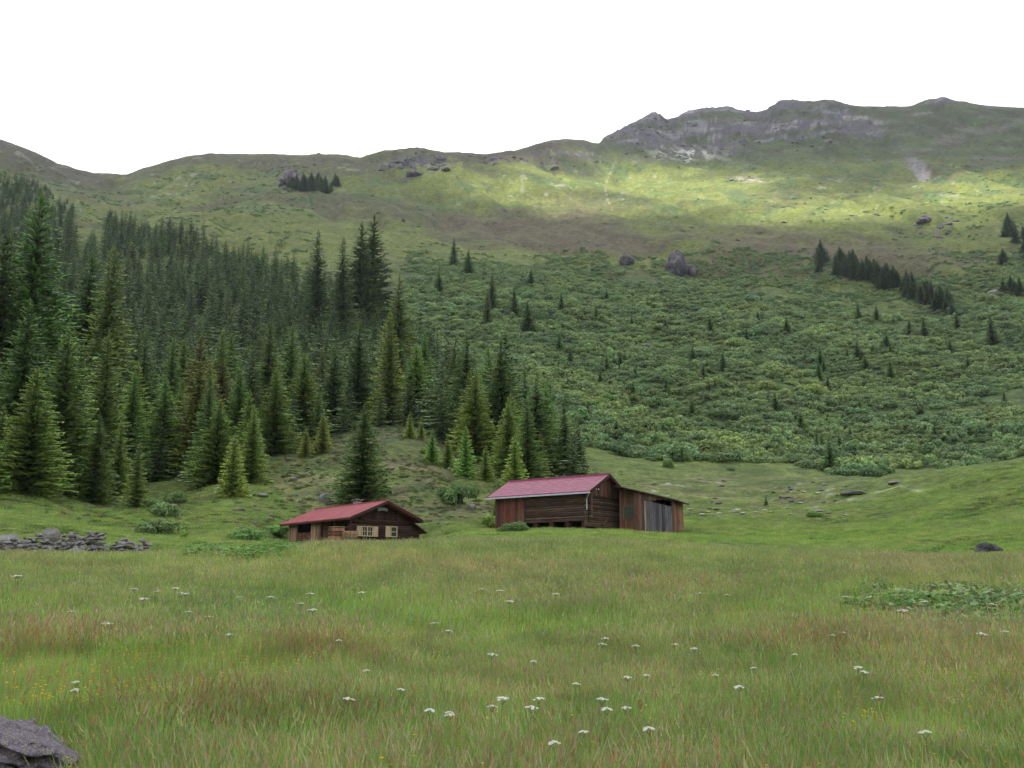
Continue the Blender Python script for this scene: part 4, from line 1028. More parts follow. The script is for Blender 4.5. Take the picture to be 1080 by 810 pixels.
# ---- dark hut with the red sheet roof
def hut():
    W, L_, ze, zp = 6.5, 12.0, 2.24, 3.61
    root = empty('log_hut', (-12.1, 75.0, 4.25), math.atan2(.617, .787))
    tag(root, 'low dark timber hut with red sheet roof and pale shutters', 'hut')
    roof = MB(); roof_slab(roof, W, L_, ze, zp, 0); roof_slab(roof, W, L_, ze, zp, 1); r = roof.build('roof', 'redroof', root)
    rc = MB(); rc.box((W/2-.12, -.01, zp+.04), (W/2+.12, L_+.01, zp+.15)); rc.build('ridge_cap', 'redroof', r)
    ch = MB(); ch.box((W/2+.55, 5.9, zp-.45), (W/2+1.05, 6.5, zp+.42)); cho = ch.build('chimney', 'rock', r)
    cc = MB(); cc.box((W/2+.45, 5.8, zp+.52), (W/2+1.15, 6.6, zp+.6));
    for cx_, cy_ in ((W/2+.6, 5.95), (W/2+1.0, 5.95), (W/2+.6, 6.45), (W/2+1.0, 6.45)): cc.box((cx_-.03, cy_-.03, zp+.42), (cx_+.03, cy_+.03, zp+.52))
    cc.build('chimney_cap', 'rock', cho)
    vb = MB()                                       # verge boards along both gables, fascia along the eaves
    for y0 in (-.035, L_):
        for s in (0, 1):
            fx = (lambda x: x) if s == 0 else (lambda x: W-x)
            p = [(fx(0), y0, ze-.14), (fx(W/2), y0, zp-.14), (fx(W/2), y0+.035, zp-.14), (fx(0), y0+.035, ze-.14), (fx(0), y0, ze+.07), (fx(W/2), y0, zp+.07), (fx(W/2), y0+.035, zp+.07), (fx(0), y0+.035, ze+.07)]
            vb.hexa(p, .3)
    vb.build('verge_board', 'darkwood', root)
    fa = MB(); fa.box((-.03, 0, ze-.12), (-.002, L_, ze+.02), .3); fa.box((W+.002, 0, ze-.12), (W+.03, L_, ze+.02), .3); fa.build('fascia', 'darkwood', root)
    # rafters and purlins under the deep gable overhang
    pu = MB()
    for u in (.06, .5, .94):
        x = u*W; z = ze+(zp-ze)*(1-abs(u-.5)*2)-.2
        pu.box((x-.08, .08, z-.0), (x+.08, L_-.1, z+.14), .4)
    pu.build('purlin', 'darkwood', root)
    topf = lambda x: ze+(zp-ze)*(1-abs(x/W-.5)*2)-.03
    gx0, gx1, gy = .45, W-.5, .95
    gw = MB(); z = -.6; k = 0
    while z < ze-.15:
        gw.cyl((gx0-.15*(k % 2), gy+.09, z+.1), (gx1+.12*(k % 2), gy+.09, z+.1), .105, 8); z += .19; k += 1
    gw.build('log_wall', 'darkwood', root)
    gp = MB(); planks_v(gp, gx0, gx1, gy+.02, gy+.14, ze-.16, topf, .2); gp.build('gable_boards', 'darkwood', root)
    bw = MB(); bw.box((gx0, L_-1.0, -.6), (gx1, L_-.8, ze-.05)); planks_v(bw, gx0, gx1, L_-1.0, L_-.82, ze-.1, topf, .3); bw.build('rear_wall', 'darkwood', root)
    rw_ = MB(); rw_.box((gx1-.15, gy+.2, -.6), (gx1, L_-1.0, ze+.05)); rw_.build('side_wall', 'darkwood', root)
    # eaves side facing left: recessed porch, then pale boards
    lw = MB(); k = 0; z = -.6
    while z < ze-.1:
        lw.cyl((1.25, gy+.2, z+.1), (1.25, 5.2, z+.1), .105, 8); z += .19
    lw.build('porch_wall', 'darkwood', root)
    pb = MB(); planks_v(pb, .42, .52, 5.2, 7.2, -.6, ze+.05, .22, 'y'); planks_v(pb, .42, .52, 9.6, L_-.8, -.6, ze+.05, .22, 'y'); pb.build('side_boards', 'paleboard', root)
    pw = MB(); pw.box((.52, 5.2, -.6), (1.3, 5.3, ze+.1)); pw.build('porch_end', 'paleboard', root)
    bk = MB()                                          # firewood stacked under the eave
    for yy in np.arange(7.3, 9.55, .17):
        for zz in np.arange(-.5, 1.5, .16):
            bk.cyl((.45+random.uniform(-.05, .05), yy+random.uniform(-.02, .02), zz), (1.0, yy, zz), random.uniform(.06, .085), 6)
    tagwood = bk.build('firewood_stack', 'orange', None)
    tagwood.location = root.location; tagwood.rotation_euler = root.rotation_euler; tag(tagwood, 'split firewood stacked under the left eave of the dark hut', 'firewood')
    pst = MB()
    for yy in (.3, 2.8, 5.0): pst.box((.16, yy-.07, -.6), (.3, yy+.07, ze), .4)
    pst.build('porch_post', 'darkwood', root)
    dr = MB(); planks_v(dr, 1.08, 1.14, 2.9, 3.8, -.1, 1.75, .18, 'y'); d = dr.build('door', 'paleboard', root)
    # windows with shutters on the gable
    for (cx_, cw, ch_, left, right) in ((2.0, .98, .78, True, True), (4.35, .62, .84, True, False)):
        z0, z1 = .95, .95+ch_; fr = MB(); yy = gy-.06
        x0, x1 = cx_-cw/2, cx_+cw/2
        fr.box((x0, yy-.05, z0), (x0+.07, yy+.06, z1)).box((x1-.07, yy-.05, z0), (x1, yy+.06, z1)).box((x0+.07, yy-.05, z0), (x1-.07, yy+.06, z0+.07)).box((x0+.07, yy-.05, z1-.07), (x1-.07, yy+.06, z1))
        if cw > .8: fr.box((cx_-.045, yy-.045, z0+.07), (cx_+.045, yy+.05, z1-.07))
        fr.box((x0+.07, yy-.03, (z0+z1)/2-.02), (x1-.07, yy+.03, (z0+z1)/2+.02))
        if cw > .8:
            for q_ in (-.24, .24): fr.box((cx_+q_-.015, yy-.028, z0+.07), (cx_+q_+.015, yy+.028, z1-.07))
        win = fr.build('window', 'shutter', root)
        pn = MB(); pn.box((x0+.05, yy+.01, z0+.05), (x1-.05, yy+.022, z1-.05)); pn.build('pane', 'glass', win)
        for sd, on in ((-1, left), (1, right)):
            if not on: continue
            sx = x0-.44 if sd < 0 else x1+.03
            sh = MB()
            for k in range(3): sh.box((sx+k*.137, yy-.04, z0), (sx+k*.137+.13, yy-.005, z1))
            sh.box((sx+.02, yy-.06, z0+.1), (sx+.39, yy-.04, z0+.17)).box((sx+.02, yy-.06, z1-.17), (sx+.39, yy-.04, z1-.1))
            sh.build('shutter', 'shutter', root)
    # pale carved board under the gable peak
    pl = MB(); 
    for k in range(7):
        a = (k-3)/3.0; pl.box((W/2+a*.36-.06+.05, gy-.12, zp-.62-.05*abs(a)), (W/2+a*.36+.06+.05, gy-.06, zp-.46+.06*(1-a*a)), .8)
    pl.build('gable_ornament', 'metal', root)
    # lean-to at the right
    ln = MB(); planks_v(ln, W-.5, W+.62, gy+.55, gy+.65, -.6, lambda x: ze-.05-(x-W+.5)*.62, .2); 
    planks_v(ln, W+.52, W+.62, gy+.66, 5.5, -.6, ze-.75, .25, 'y'); lo = ln.build('lean_to', 'darkwood', root)
    lr = MB(); lr.hexa([(W-.45, gy-.1, ze-.06), (W+.98, gy-.1, ze-.92), (W+.98, 5.8, ze-.92), (W-.45, 5.8, ze-.06), (W-.45, gy-.1, ze), (W+.98, gy-.1, ze-.85), (W+.98, 5.8, ze-.85), (W-.45, 5.8, ze)], .3)
    lr.build('lean_to_roof', 'redplank', lo)
hut()
# crate and stacked boards in front of the hut porch
def crate():
    root = empty('wooden_crate', (-12.9, 73.9, float(H(-12.9, 73.9))), .5)
    b = MB()
    for k in range(4): b.box((-.5, -.38, .05+k*.3), (.5, -.34, .3+k*.3)).box((-.5, .34, .05+k*.3), (.5, .38, .3+k*.3)).box((-.5, -.34, .05+k*.3), (-.46, .34, .3+k*.3)).box((.46, -.34, .05+k*.3), (.5, .34, .3+k*.3))
    for sx in (-.46, .38):
        for sy in (-.34, .26): b.box((sx, sy, 0), (sx+.08, sy+.08, 1.25))
    b.build('crate_side', 'orange', root)
    l_ = MB()
    for k in range(5): l_.box((-.52, -.4+k*.165, 1.25), (.52, -.25+k*.165, 1.29))
    l_.build('lid', 'paleboard', root); tag(root, 'orange-brown slatted wooden crate in front of the hut porch', 'crate')
    root2 = empty('board_stack', (-11.9, 74.0, float(H(-11.9, 74.0))), .45); s = MB()
    for k in range(9): s.box((-.6+random.uniform(-.05, .05), -.3, .02+k*.11), (.5+random.uniform(-.05, .05), .3, .1+k*.11))
    s.build('boards', 'paleboard', root2); tag(root2, 'low stack of pale boards right of the slatted crate', 'boards')
crate()

# ---- log barn with the maroon roof
def barn():
    W, L_ = 6.2, 10.5; z0w = 6.05; ze, zp = 9.0-z0w-.09, 10.58-z0w-.09
    root = empty('log_barn', (6.25, 80.0, z0w), math.atan2(.8, .6))
    tag(root, 'dark log hay barn with maroon tiled roof on the meadow crest', 'barn')
    roof = MB(); roof_slab(roof, W, L_, ze, zp, 0, .06, rows=9); roof_slab(roof, W, L_, ze, zp, 1, .06, rows=9); r = roof.build('roof', 'pinkroof', root)
    rc = MB(); rc.box((W/2-.12, -.02, zp+.05), (W/2+.12, L_+.02, zp+.17)); rc.build('ridge_cap', 'pinkroof', r)
    vb = MB()
    for y0 in (-.045, L_+.01):
        for s in (0, 1):
            fx = (lambda x: x) if s == 0 else (lambda x: W-x)
            vb.hexa([(fx(0), y0, ze-.16), (fx(W/2), y0, zp-.16), (fx(W/2), y0+.035, zp-.16), (fx(0), y0+.035, ze-.16), (fx(0), y0, ze+.1), (fx(W/2), y0, zp+.1), (fx(W/2), y0+.035, zp+.1), (fx(0), y0+.035, ze+.1)], .3)
    vb.build('verge_board', 'darkwood', root)
    gt = MB(); gt.box((-.16, -.04, ze-.14), (-.02, L_+.04, ze-.02), .8); gt.build('gutter', 'metal', root)
    dp = MB(); dp.cyl((-.06, .02, ze-.14), (.3, .5, ze-.5), .04, 8).cyl((.3, .5, ze-.5), (.3, .5, ze-1.4), .04, 8); dp.build('downpipe', 'metal', root)
    topf = lambda x: ze+(zp-ze)*(1-abs(x/W-.5)*2)-.02
    x0, x1, y0, y1 = .55, W-.5, .55, L_-.55
    zt = ze-.12                                   # log walls end here on the gable, boards above
    fl = .82
    lw = MB(); z = fl; k = 0
    ysplit = 6.9
    while z < ze+.15:
        lw.cyl((x0+.1, y0-.28, z+.09), (x0+.1, ysplit, z+.09), .098, 8); z += .178; k += 1
    lw.build('log_wall', 'log', root)
    gl = MB(); z = .1; k = 0
    while z < zt-.02:
        tiltz = -.05
        gl.cyl((x0-.28, y0+.1, z+.09), (x1+.28, y0+.1, z+.09), .098, 8); z += .178
    gl.build('gable_log_wall', 'log', root)
    gb = MB(); planks_v(gb, x0-.1, x1+.1, y0-.06, y0+.02, zt-.1, topf, .17); gbo = gb.build('gable_boards', 'redplank', root)
    for dx in (-.18, .18):
        v = MB(); v.box((1.9+dx-.06, y0-.09, zt+.42), (1.9+dx+.06, y0-.075, zt+.54)); v.build('vent', 'white', gbo)
    rg = MB(); z = .1
    while z < ze+.1: rg.cyl((x1-.1, y0-.25, z+.09), (x1-.1, y1+.2, z+.09), .098, 8); z += .178
    rg.build('side_wall', 'log', root)
    rr2 = MB(); rr2.box((x0, y1-.12, .1), (x1, y1, ze)); planks_v(rr2, x0, x1, y1-.1, y1, ze-.1, topf, .3); rr2.build('rear_wall', 'redplank', root)
    rp = MB(); planks_v(rp, x0-.1, x0, ysplit-.02, y1, .25, ze+.14, .2, 'y'); rp.build('side_boards', 'redplank', root)
    sl = MB(); sl.box((x0-.03, y0-.1, fl-.22), (x0+.2, ysplit, fl-.02), .2); sl.build('sill_beam', 'log', root)
    # stone footings and posts beneath the raised floor
    ft = MB()
    for yy in (1.0, 2.6, 4.2, 5.8, 7.4): ft.box((x0+.02, yy-.2, -.5), (x0+.4, yy+.2, fl-.24), random.uniform(.2, .6))
    ft.build('footing', 'darkwood', root)
    ud = MB(); ud.box((x0+1.6, y0+.3, -.5), (x0+1.7, y1, fl-.1), .1); ud.box((x0+.2, y0+.2, fl-.1), (x1-.2, y1-.2, fl), .2); ud.build('floor', 'darkwood', root)
    br = MB(); br.hexa([(2.6, y0-.12, .35), (2.75, y0-.12, .3), (2.75, y0-.02, .3), (2.6, y0-.02, .35), (3.4, y0-.12, .95), (3.55, y0-.12, .9), (3.55, y0-.02, .9), (3.4, y0-.02, .95)], .9); br.build('brace', 'redplank', root)
    # log ends crossing at the near corner
    ce = MB(); z = .2
    for k in range(15):
        zz = fl+.09+k*.178
        if zz > ze-.05: break
        ce.cyl((x0+.1, y0-.32, zz), (x0+.1, y0-.285, zz), .1, 8, .9)
    ce.build('log_end', 'log', root)
barn()

# ---- shed with the grey boarded gate
def shed():
    z0 = 5.55; root = empty('wooden_shed', (10.04, 82.2, z0), math.atan2(-.36, .93))
    tag(root, 'orange-brown wooden shed with grey boarded gate right of the barn', 'shed')
    Wd, Lb = 3.32, 3.5
    zt = lambda x: 9.14-z0-.88*(x/3.32)
    g = MB(); planks_v(g, 0, .62, 0, .06, -.1, lambda x: zt(x)-.02, .2); planks_v(g, Wd-.18, Wd, 0, .06, -.7, lambda x: zt(x)-.02, .18)
    planks_v(g, .62, Wd-.18, 0, .06, zt(.62)-.62, lambda x: zt(x)-.02, .2); g.build('front_boards', 'orange', root)
    gt = MB(); x = .64
    while x < Wd-.2:
        e = min(Wd-.18, x+random.uniform(.13, .2)); jut = random.uniform(-.015, .01)
        zb = -.2-.42*(x/Wd)+random.uniform(-.05, .04); za = zt(x)-.5-random.uniform(0, .14)
        gt.hexa([(x, -.04+jut, zb), (e-.014, -.04+jut, zb), (e-.014, -.003, zb), (x, -.003, zb), (x, -.04+jut, za), (e-.014, -.04+jut, za), (e-.014, -.003, za), (x, -.003, za)]); x = e
    gate = gt.build('gate', 'greyplank', root); gate['label'] = 'wide grey weathered board gate'
    bt = MB(); bt.box((.86, -.075, -.28), (.98, -.045, zt(.9)-.55), .95); bt.build('gate_post', 'paleboard', gate)
    hd = MB(); hd.box((1.9, -.07, .95), (1.97, -.055, 1.05)); hd.build('latch', 'glass', gate)
    sd = MB(); planks_v(sd, Wd-.06, Wd, .07, Lb, -.7, zt(Wd)-.02, .2, 'y'); sd.box((Wd-.008, 1.5, .9), (Wd+.012, 1.75, 1.25), 0); sd.build('side_wall', 'orange', root)
    bk = MB(); planks_v(bk, 0, Wd, Lb-.06, Lb, -.7, zt, .25); bk.build('rear_wall', 'orange', root)
    lf = MB(); planks_v(lf, -.0, .06, .07, Lb, -.3, zt(0)-.03, .25, 'y'); lf.build('left_wall', 'orange', root)
    rf = MB(); zz = lambda x: 9.14-z0-.88*(x/3.32)+.01
    rf.hexa([(-1.6, -.45, zz(-1.6)), (Wd+.45, -.45, zz(Wd+.45)), (Wd+.45, Lb+.3, zz(Wd+.45)), (-1.6, Lb+.3, zz(-1.6)), (-1.6, -.45, zz(-1.6)+.1), (Wd+.45, -.45, zz(Wd+.45)+.1), (Wd+.45, Lb+.3, zz(Wd+.45)+.1), (-1.6, Lb+.3, zz(-1.6)+.1)], .3)
    rf.build('roof', 'darkwood', root)
    # recessed annex towards the barn, with its window
    an = MB(); planks_v(an, -1.5, 0, .9, 1.0, -.1, lambda x: zz(x)-.02, .2); an.build('annex_wall', 'orange', root)
    wn = MB(); wn.box((-1.15, .82, 1.35), (-.12, .88, 1.42)).box((-1.15, .82, 2.4), (-.12, .88, 2.47)).box((-1.15, .82, 1.42), (-1.08, .88, 2.4)).box((-.19, .82, 1.42), (-.12, .88, 2.4)).box((-.66, .82, 1.42), (-.6, .88, 2.4)); wno = wn.build('window', 'greyplank', root)
    pn = MB(); pn.box((-1.1, .855, 1.4), (-.16, .87, 2.42)); pn.build('pane', 'glass', wno)
    st_ = MB(); st_.box((Wd-.3, -.35, -.75), (Wd+.25, .3, -.45)); st_.build('footing', 'rock', root)
shed()

# ---------------------------------------------------------------- bushes near the buildings
for (x, y, wpx, k, tone, flat, lab) in [
 (482, 532, 38, 0, (.62, .74, .6), 1.0, 'round grey-green willow bush on the grass left of the barn'),
 (542, 561, 32, 1, (.75, .9, .65), .6, 'leafy bush at the near foot of the barn plank wall'),
 (518, 556, 24, 2, (1.3, 1.35, .9), .8, 'light green shrub left of the barn corner'),
 (168, 563, 40, 1, (.85, .95, 1.05), .7, 'grey-green willow bush spreading down the stream gully, lower'),
 (174, 545, 34, 0, (.9, 1, 1.1), .8, 'grey-green willow bush in the stream gully, upper'),
 (186, 532, 26, 2, (.9, 1.0, 1.0), .8, 'small willow bush at the top of the gully clump'),
 (192, 567, 16, 2, (1.5, 1.6, .8), .8, 'small bright green bush at the right foot of the gully willows'),
 (262, 570, 34, 1, (.95, 1.15, .8), .7, 'dark green leafy bush left of the hut'),
 (290, 565, 26, 0, (.9, 1.1, .8), .7, 'dark green bush touching the far end of the hut'),
 (160, 535, 18, 0, (.9, 1, 1), .8, 'small bush beneath the slender young spruce'),
 (859, 545, 17, 1, (.9, 1.1, .8), .7, 'low green bush on the right-hand pasture'),
 (875, 549, 9, 2, (.9, 1.1, .8), .7, 'tiny green bush right of the low pasture bush'),
 (705, 493, 14, 0, (1.2, 1.3, 1), 1.2, 'small free-standing bush on the pasture above the shed'),
 (770, 496, 8, 1, (.8, .95, .9), .7, 'tiny dark bush on the pasture below the alders'),
 (500, 487, 18, 1, (1.3, 1.35, .9), .7, 'light green bush among the small spruces right of the knoll'),
 (445, 478, 14, 2, (1.4, 1.4, .9), .7, 'yellow-green bush below the knoll crest'),
]:
    p = hit(x, y)
    s = wpx/px_per_m(p)/1.75; flat *= 1.25
    place_bush(k, p-Vector((0, 0, .1)), s, tone, lab, None, flat, name='bush')

# ---------------------------------------------------------------- meadow grass
def tuft(seed, n, hgt, spread, cols, width=.006, seed_head=0.0, headcol=None, lean=.35):
    r = random.Random(seed); q = QB()
    for k in range(n):
        a = r.uniform(0, 6.28); d = math.sqrt(r.random())*spread; x, y = d*math.cos(a), d*math.sin(a)
        h = hgt*r.uniform(.55, 1.1); la = r.uniform(0, 6.28); ln = r.uniform(.1, lean)*h; lx, ly = ln*math.cos(la)+.08*h, ln*math.sin(la)
        wa = r.uniform(0, 6.28); wx_, wy_ = width*math.cos(wa), width*math.sin(wa)
        c = cols[r.randrange(len(cols))]; c = tuple(min(1, v*r.uniform(.8, 1.2)) for v in c)
        p0 = (x, y, -.03); p1 = (x+lx*.35, y+ly*.35, h*.55); p2 = (x+lx, y+ly, h)
        q.quad((p0[0]-wx_, p0[1]-wy_, p0[2]), (p0[0]+wx_, p0[1]+wy_, p0[2]), (p1[0]+wx_*.8, p1[1]+wy_*.8, p1[2]), (p1[0]-wx_*.8, p1[1]-wy_*.8, p1[2]), c)
        q.quad((p1[0]-wx_*.8, p1[1]-wy_*.8, p1[2]), (p1[0]+wx_*.8, p1[1]+wy_*.8, p1[2]), (p2[0]+wx_*.1, p2[1]+wy_*.1, p2[2]), (p2[0]-wx_*.1, p2[1]-wy_*.1, p2[2]), c)
        if r.random() < seed_head:
            hc = tuple(v*r.uniform(.8, 1.2) for v in headcol)
            for m_ in range(2):
                wa2 = wa+m_*1.57; ux, uy = width*1.15*math.cos(wa2), width*1.15*math.sin(wa2); z1 = h*.97; z2 = h*1.1
                q.quad((p2[0]-ux, p2[1]-uy, z1), (p2[0]+ux, p2[1]+uy, z1), (p2[0]+lx*.25+ux*.3, p2[1]+ly*.25+uy*.3, z2), (p2[0]+lx*.25-ux*.3, p2[1]+ly*.25-uy*.3, z2), hc)
    return q.mesh('tuft', M['grass'])
G1 = (.215, .335, .078); G2 = (.275, .38, .105); G3 = (.160, .285, .062); S1 = (.32, .36, .14); B1 = (.36, .33, .19); RD = (.34, .20, .12)
def flowers(seed, n, hgt, spread, mat):
    r = random.Random(seed); q = QB()
    for k in range(n):
        x, y = r.uniform(-spread, spread), r.uniform(-spread, spread); h = hgt*r.uniform(.7, 1.1)
        q.quad((x-.003, y, 0), (x+.003, y, 0), (x+.003, y, h), (x-.003, y, h), G2)
        s = .014
        for a in (0, 1.05, 2.1): q.quad((x-s*math.cos(a), y-s*math.sin(a), h), (x+s*.5*math.sin(a), y-s*.5*math.cos(a), h+.006), (x+s*math.cos(a), y+s*math.sin(a), h+.002), (x-s*.5*math.sin(a), y+s*.5*math.cos(a), h+.006), mat)
    return q.mesh('flower_tuft', M['grass'])
def leafy(seed, n, size, spread, col):
    r = random.Random(seed); q = QB()
    for k in range(n):
        a = r.uniform(0, 6.28); d = math.sqrt(r.random())*spread; x, y = d*math.cos(a), d*math.sin(a); h = r.uniform(.05, size*2.2)
        s = size*r.uniform(.5, 1.1); t = r.uniform(-.5, .5); b = r.uniform(0, 6.28); u = (math.cos(b)*s, math.sin(b)*s, t*s); v = (-math.sin(b)*s*.6, math.cos(b)*s*.6, r.uniform(-.3, .3)*s)
        c = tuple(m_*r.uniform(.75, 1.25) for m_ in col)
        q.quad((x-u[0], y-u[1], h-u[2]), (x+v[0], y+v[1], h+v[2]), (x+u[0], y+u[1], h+u[2]), (x-v[0], y-v[1], h-v[2]), c)
    return q.mesh('leaf_tuft', M['grass'])
TUF = [tuft(1, 46, .34, .22, [G1, G2, G3, G1], .0042), tuft(2, 42, .40, .22, [G1, G3, S1, G2], .0042, .12, B1), tuft(3, 40, .44, .24, [G1, S1, G2, G3], .004, .18, (.38, .35, .20)),
       tuft(4, 36, .46, .24, [G1, G2, S1, G3], .004, .3, (.39, .32, .20)), leafy(5, 46, .05, .2, (.11, .18, .05)), flowers(6, 5, .40, .25, (.7, .52, .02)), tuft(7, 30, .48, .2, [G3, G1, G2, G1, RD], .0045, .3, RD, .3), leafy(8, 30, .075, .25, (.14, .2, .08))]
TUF2 = [tuft(11, 60, .38, .6, [G1, G2, G3], .009), tuft(12, 60, .42, .6, [G1, S1, G2], .009, .18, B1), tuft(13, 56, .46, .6, [S1, G2, G1, G3], .009, .4, (.38, .32, .20)),
        leafy(14, 60, .09, .55, (.11, .18, .05)), tuft(15, 56, .34, .6, [(.23, .33, .065), G2], .009), flowers(16, 12, .40, .6, (.7, .52, .02))]
KN = np.clip(kn, 0, 1)
def grass_field(name, label, R0, R1, n, protos, kindf, smin, smax, power=2.0, x0=-350, x1=1430):
    u = rng.random(n); R_ = (R0**power+u*(R1**power-R0**power))**(1/power); xs = rng.uniform(x0, x1, n); th = theta_of(xs, 600.0)
    x, y = R_*np.sin(th), R_*np.cos(th); z = H(x, y)
    ok = ~(((np.hypot(x+12.9, y-81.2) < 6.3) & (y > 74.5+.78*(x+12.1))) | ((np.hypot(x-3.6, y-86.5) < 6.5)) | ((np.hypot(x-11.8, y-83.3) < 2.3)))
    if R0 > 10: ok &= ~((samp(PATH, x, y) > .3) & (rng.random(n) < .85))
    if R0 < 10: pq = project(x, y, z)[0]; ok &= ~((pq < 84) & (R_ < 9.5))
    if R0 >= 40: ok &= ~((samp(KN, x, y) > .25) & (rng.random(n) < .9)) & (rng.random(n) < 1-smooth(85, R1, R_))
    x, y, z, R_ = x[ok], y[ok], z[ok], R_[ok]; n = len(x)
    s = rng.uniform(smin, smax, n)*(1+.25*fbm(x, y, 5, 3, 91)); k = kindf(x, y, R_, n)
    px_, py_, _ = project(x, y, z)
    scatter(name, label, np.stack([x, y, z], -1), np.stack([rng.uniform(-.12, .12, n), rng.uniform(-.12, .12, n), rng.uniform(0, 6.28, n)], -1), np.stack([s, s, s*rng.uniform(.8, 1.2, n)*np.where(x < -8-.12*(R_-45), 1-.64*smooth(18, 42, R_), 1-.6*smooth(18, 66, R_))], -1), k, protos)
def kind_near(x, y, R_, n):
    a = fbm(x, y, 5, 4, 92)+.35*fbm(x, y, 1.3, 2, 93); b = fbm(x, y, 3, 3, 94); r = rng.random(n); k = np.zeros(n, int)
    k[a+r*1.1 > .5] = 1; k[a+r*1.1 > .95] = 2; k[a+r*1.1 > 1.2] = 3
    k[(b > .15) & (rng.random(n) < .4)] = 4; k[rng.random(n) < .025+.04*smooth(-.1, .3, fbm(x, y, 4, 3, 95))] = 5; k[rng.random(n) < .02+.2*smooth(.18, .45, fbm(x, y, 2.5, 3, 96))] = 6; k[(b < -.2) & (rng.random(n) < .3)] = 7
    return k
def kind_mid(x, y, R_, n):
    a = fbm(x, y*1.6, 11, 4, 97)+.3*fbm(x, y, 3, 2, 98)+.2*np.exp(-((R_-32)/8)**2); r = rng.random(n); k = np.zeros(n, int)
    k[a+r*1.0 > .45] = 1; k[a+r*1.0 > .95] = 2; k[(fbm(x, y, 6, 3, 99) > .2) & (rng.random(n) < .4)] = 3; k[(a < -.1) & (r < .6)] = 4
    k[(rng.random(n) < .5*smooth(40, 62, R_)) & (k < 3)] = 0
    k[(rng.random(n) < .16*smooth(0, .3, fbm(x, y, 7, 3, 101)+.15)) & (R_ < 34) & (x > -6)] = 5
    return k
grass_field('meadow_grass', 'tall flowering summer grass of the near meadow, green and reddish brown', 5.2, 17, 68000, TUF, kind_near, .8, 1.2)
grass_field('meadow_grass', 'flowering grass of the middle meadow', 16, 42, 77000, TUF2, kind_mid, .75, 1.1)
grass_field('meadow_grass', 'shorter grass of the farther meadow around the huts', 40, 125, 88000, TUF2, kind_mid, .55, .9, 1.5)

# broad-leaved herbs: butterbur patch at the right, nettles by the hut
BUT = [leafy(31, 40, .12, .5, (.13, .25, .06)), leafy(32, 60, .08, .5, (.11, .22, .045)), leafy(33, 40, .13, .5, (.18,.28,.12))]
def patch(name, label, spots, protos, n, sx, sy, s0, s1, lift=.12):
    P = []; 
    for (cx_, cy_) in spots:
        for _ in range(n):
            p = hit(cx_+random.gauss(0, sx), cy_+random.gauss(0, sy))
            if p is not None: P.append((p.x, p.y, p.z+lift))
    m = len(P)
    scatter(name, label, P, [(random.uniform(-.2, .2), random.uniform(-.2, .2), random.uniform(0, 6.28)) for _ in range(m)], [(random.uniform(s0, s1),)*3 for _ in range(m)], [random.randrange(len(protos)) if random.random() < .85 else 1 for _ in range(m)], protos)
patch('butterbur_leaves', 'broad-leaved herbs with large pale leaves in the right-hand meadow', [(960, 655), (990, 648), (1020, 657), (1050, 650), (1075, 660), (1000, 668), (1045, 672), (930, 640), (1010, 640), (1070, 640)], BUT, 42, 26, 7, .4, .7, .26)
patch('herb_patch', 'lush leafy herbs growing around the hut and its boulders', [(225, 585), (250, 588), (280, 584), (300, 580), (320, 583), (335, 588), (270, 592)], BUT[:2], 60, 12, 4, .45, .9)
patch('herb_patch', 'pale-tipped herbs by the bend in the right-hand meadow', [(980, 585), (960, 592)], BUT[:2], 24, 14, 3, .4, .8)

# ---------------------------------------------------------------- white umbels, sorrel stalks, single buttercup stems
def umbel_meshes():
    st = MB(); st.cyl((0, 0, -.05), (.01, 0, .3), .005, 5).cyl((.01, 0, .3), (0, .01, .58), .004, 5)
    for k in range(7): a = k*.9; st.cyl((0, .01, .58), (.06*math.cos(a), .06*math.sin(a), .625), .002, 4)
    s = st.build('stem', 'stem'); q = MB(); r = random.Random(4)
    for k in range(9):
        a = k*.7; d = .022+.035*(k % 3)/1.0*.9 if k else 0; cx_, cy_ = d*math.cos(a*2.2), d*math.sin(a*2.2); z = .625+.01*(1-d*14)
        for m_ in range(7):
            b = m_*.9; x, y = cx_+.014*math.cos(b), cy_+.014*math.sin(b); q.box((x-.007, y-.007, z-.003), (x+.007, y+.007, z+.005), .5)
    h = q.build('flower_head', 'white'); ms, mh = s.data, h.data
    bpy.data.objects.remove(s); bpy.data.objects.remove(h); return ms, mh
US, UH = umbel_meshes()
WF = [(17,609),(76,647),(112,660),(86,722),(82,729),(140,623),(151,633),(184,622),(190,627),(199,628),(170,625),(217,652),(246,671),(255,631),(286,631),(200,647),(316,638),(330,645),(383,626),(327,628),(357,678),
 (390,710),(419,730),(446,752),(465,755),(478,758),(470,668),(526,739),(518,749),(551,749),(571,739),(600,724),(634,742),(641,752),(664,750),(624,776),(593,788),(659,717),(643,675),(631,682),(670,684),
 (696,772),(526,624),(536,636),(358,742),(684,715),(513,692),(460,659),(507,623),(585,628),(562,700),(889,631),(922,631),(951,646),(884,669),(876,672),(1028,670),(1037,672),(1058,668),(798,707),(841,693),(905,706),(901,711),
 (982,778),(730,687),(753,715),(934,740),(785,727),(708,682),(1041,639),(976,636),(767,629),(741,627),(22,609)]
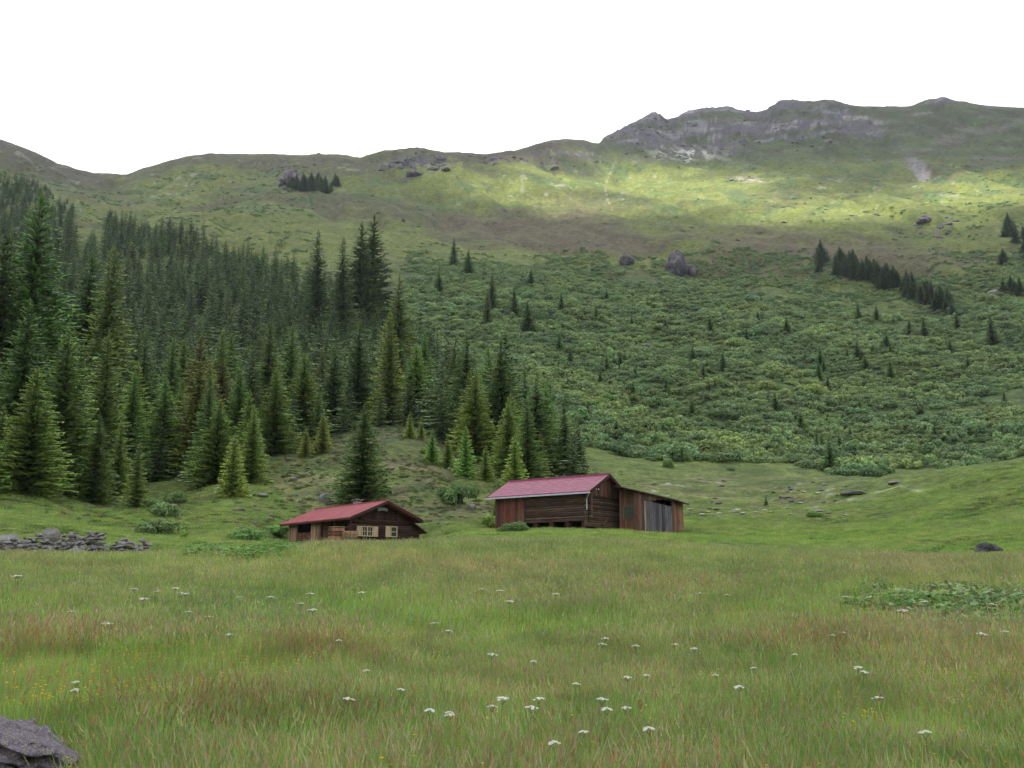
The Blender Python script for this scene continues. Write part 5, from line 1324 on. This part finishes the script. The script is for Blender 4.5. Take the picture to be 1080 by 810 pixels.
for n, (x, y) in enumerate(WF):
    sc_ = random.uniform(.9, 1.2); p = hit(x, y, .60*sc_, 5)
    if p is None: continue
    R_ = math.hypot(p.x, p.y); s = sc_*(1.0 if R_ < 14 else 1.0+min(.9, (R_-14)*.04))
    root = empty('white_flower', p, random.uniform(0, 6.28)); fs = .5 if R_ < 16 else .68; root.scale = (s*fs, s*fs, sc_); root.rotation_euler = (random.uniform(-.12, .12), random.uniform(-.12, .12), random.uniform(0, 6.28))
    link('stem', US, root); link('flower_head', UH, root)
    band = 'close to the camera' if y > 735 else 'in the middle of the meadow' if y > 660 else 'in the far meadow band'
    side = 'far left' if x < 120 else 'left of centre' if x < 340 else 'below the hut and barn' if x < 540 else 'below the barn and shed' if x < 720 else 'right of centre' if x < 880 else 'near the broad-leaved herbs'
    uniq = {(76, 647): 'white umbel alone in the grass left, below the stone wall', (112, 660): 'white umbel just right of and below the lone left one', (696, 772): 'large white umbel low in the picture, right of centre', (982, 778): 'white umbel pair member in the bottom right grass', (593, 788): 'lowest white umbel near the bottom centre', (600, 724): 'bright white umbel standing alone below the shed', (419, 730): 'white umbel left of the low centre cluster'}
    tag(root, uniq.get((x, y), 'white umbel flower %s, %s' % (band, side)), 'flower', 'white umbel flowers in the meadow')
def sorrel_mesh():
    r = random.Random(8); st = MB(); st.cyl((0, 0, -.05), (.02, .01, .75), .006, 5); q = MB()
    for k in range(60):
        z = .3+.5*k/60; a = r.uniform(0, 6.28); d = r.uniform(.0, .05)*(1-.6*k/60); s = r.uniform(.006, .012); q.box((.02+d*math.cos(a)-s, d*math.sin(a)-s, z-s), (.02+d*math.cos(a)+s, d*math.sin(a)+s, z+s*1.6))
    a = st.build('stem', 'sorrel'); b = q.build('seed_head', 'sorrel'); ma, mb_ = a.data, b.data; bpy.data.objects.remove(a); bpy.data.objects.remove(b); return ma, mb_
SS, SH = sorrel_mesh()
for n, (x, y, hpx) in enumerate([(143, 800, 60), (150, 795, 55), (160, 790, 45), (88, 770, 40), (186, 800, 45), (670, 790, 60), (300, 780, 35), (310, 778, 32), (60, 700, 30), (118, 715, 34), (126, 712, 32), (135, 708, 30), (870, 690, 26), (826, 690, 28), (330, 806, 40), (838, 668, 22), (818, 666, 20), (905, 740, 30), (290, 770, 30), (425, 800, 30), (775, 790, 34), (870, 770, 30), (32, 672, 22), (20, 705, 26)]):
    p = hit(x, y, .1, 5)
    if p is None: continue
    s = hpx/px_per_m(p)/.8
    root = empty('sorrel_stalk', p, random.uniform(0, 6)); root.scale = (s*1.2, s*1.2, s); root.rotation_euler = (random.uniform(-.1, .1), random.uniform(.02, .25), 0)
    link('stem', SS, root); link('seed_head', SH, root)
    tag(root, 'rusty red sorrel stalk %s of the meadow' % ('in the bottom left' if x < 350 and y > 760 else 'in the left part' if x < 350 else 'in the bottom middle' if x < 720 else 'in the right part'), 'sorrel', 'red sorrel stalks')
print('READY')
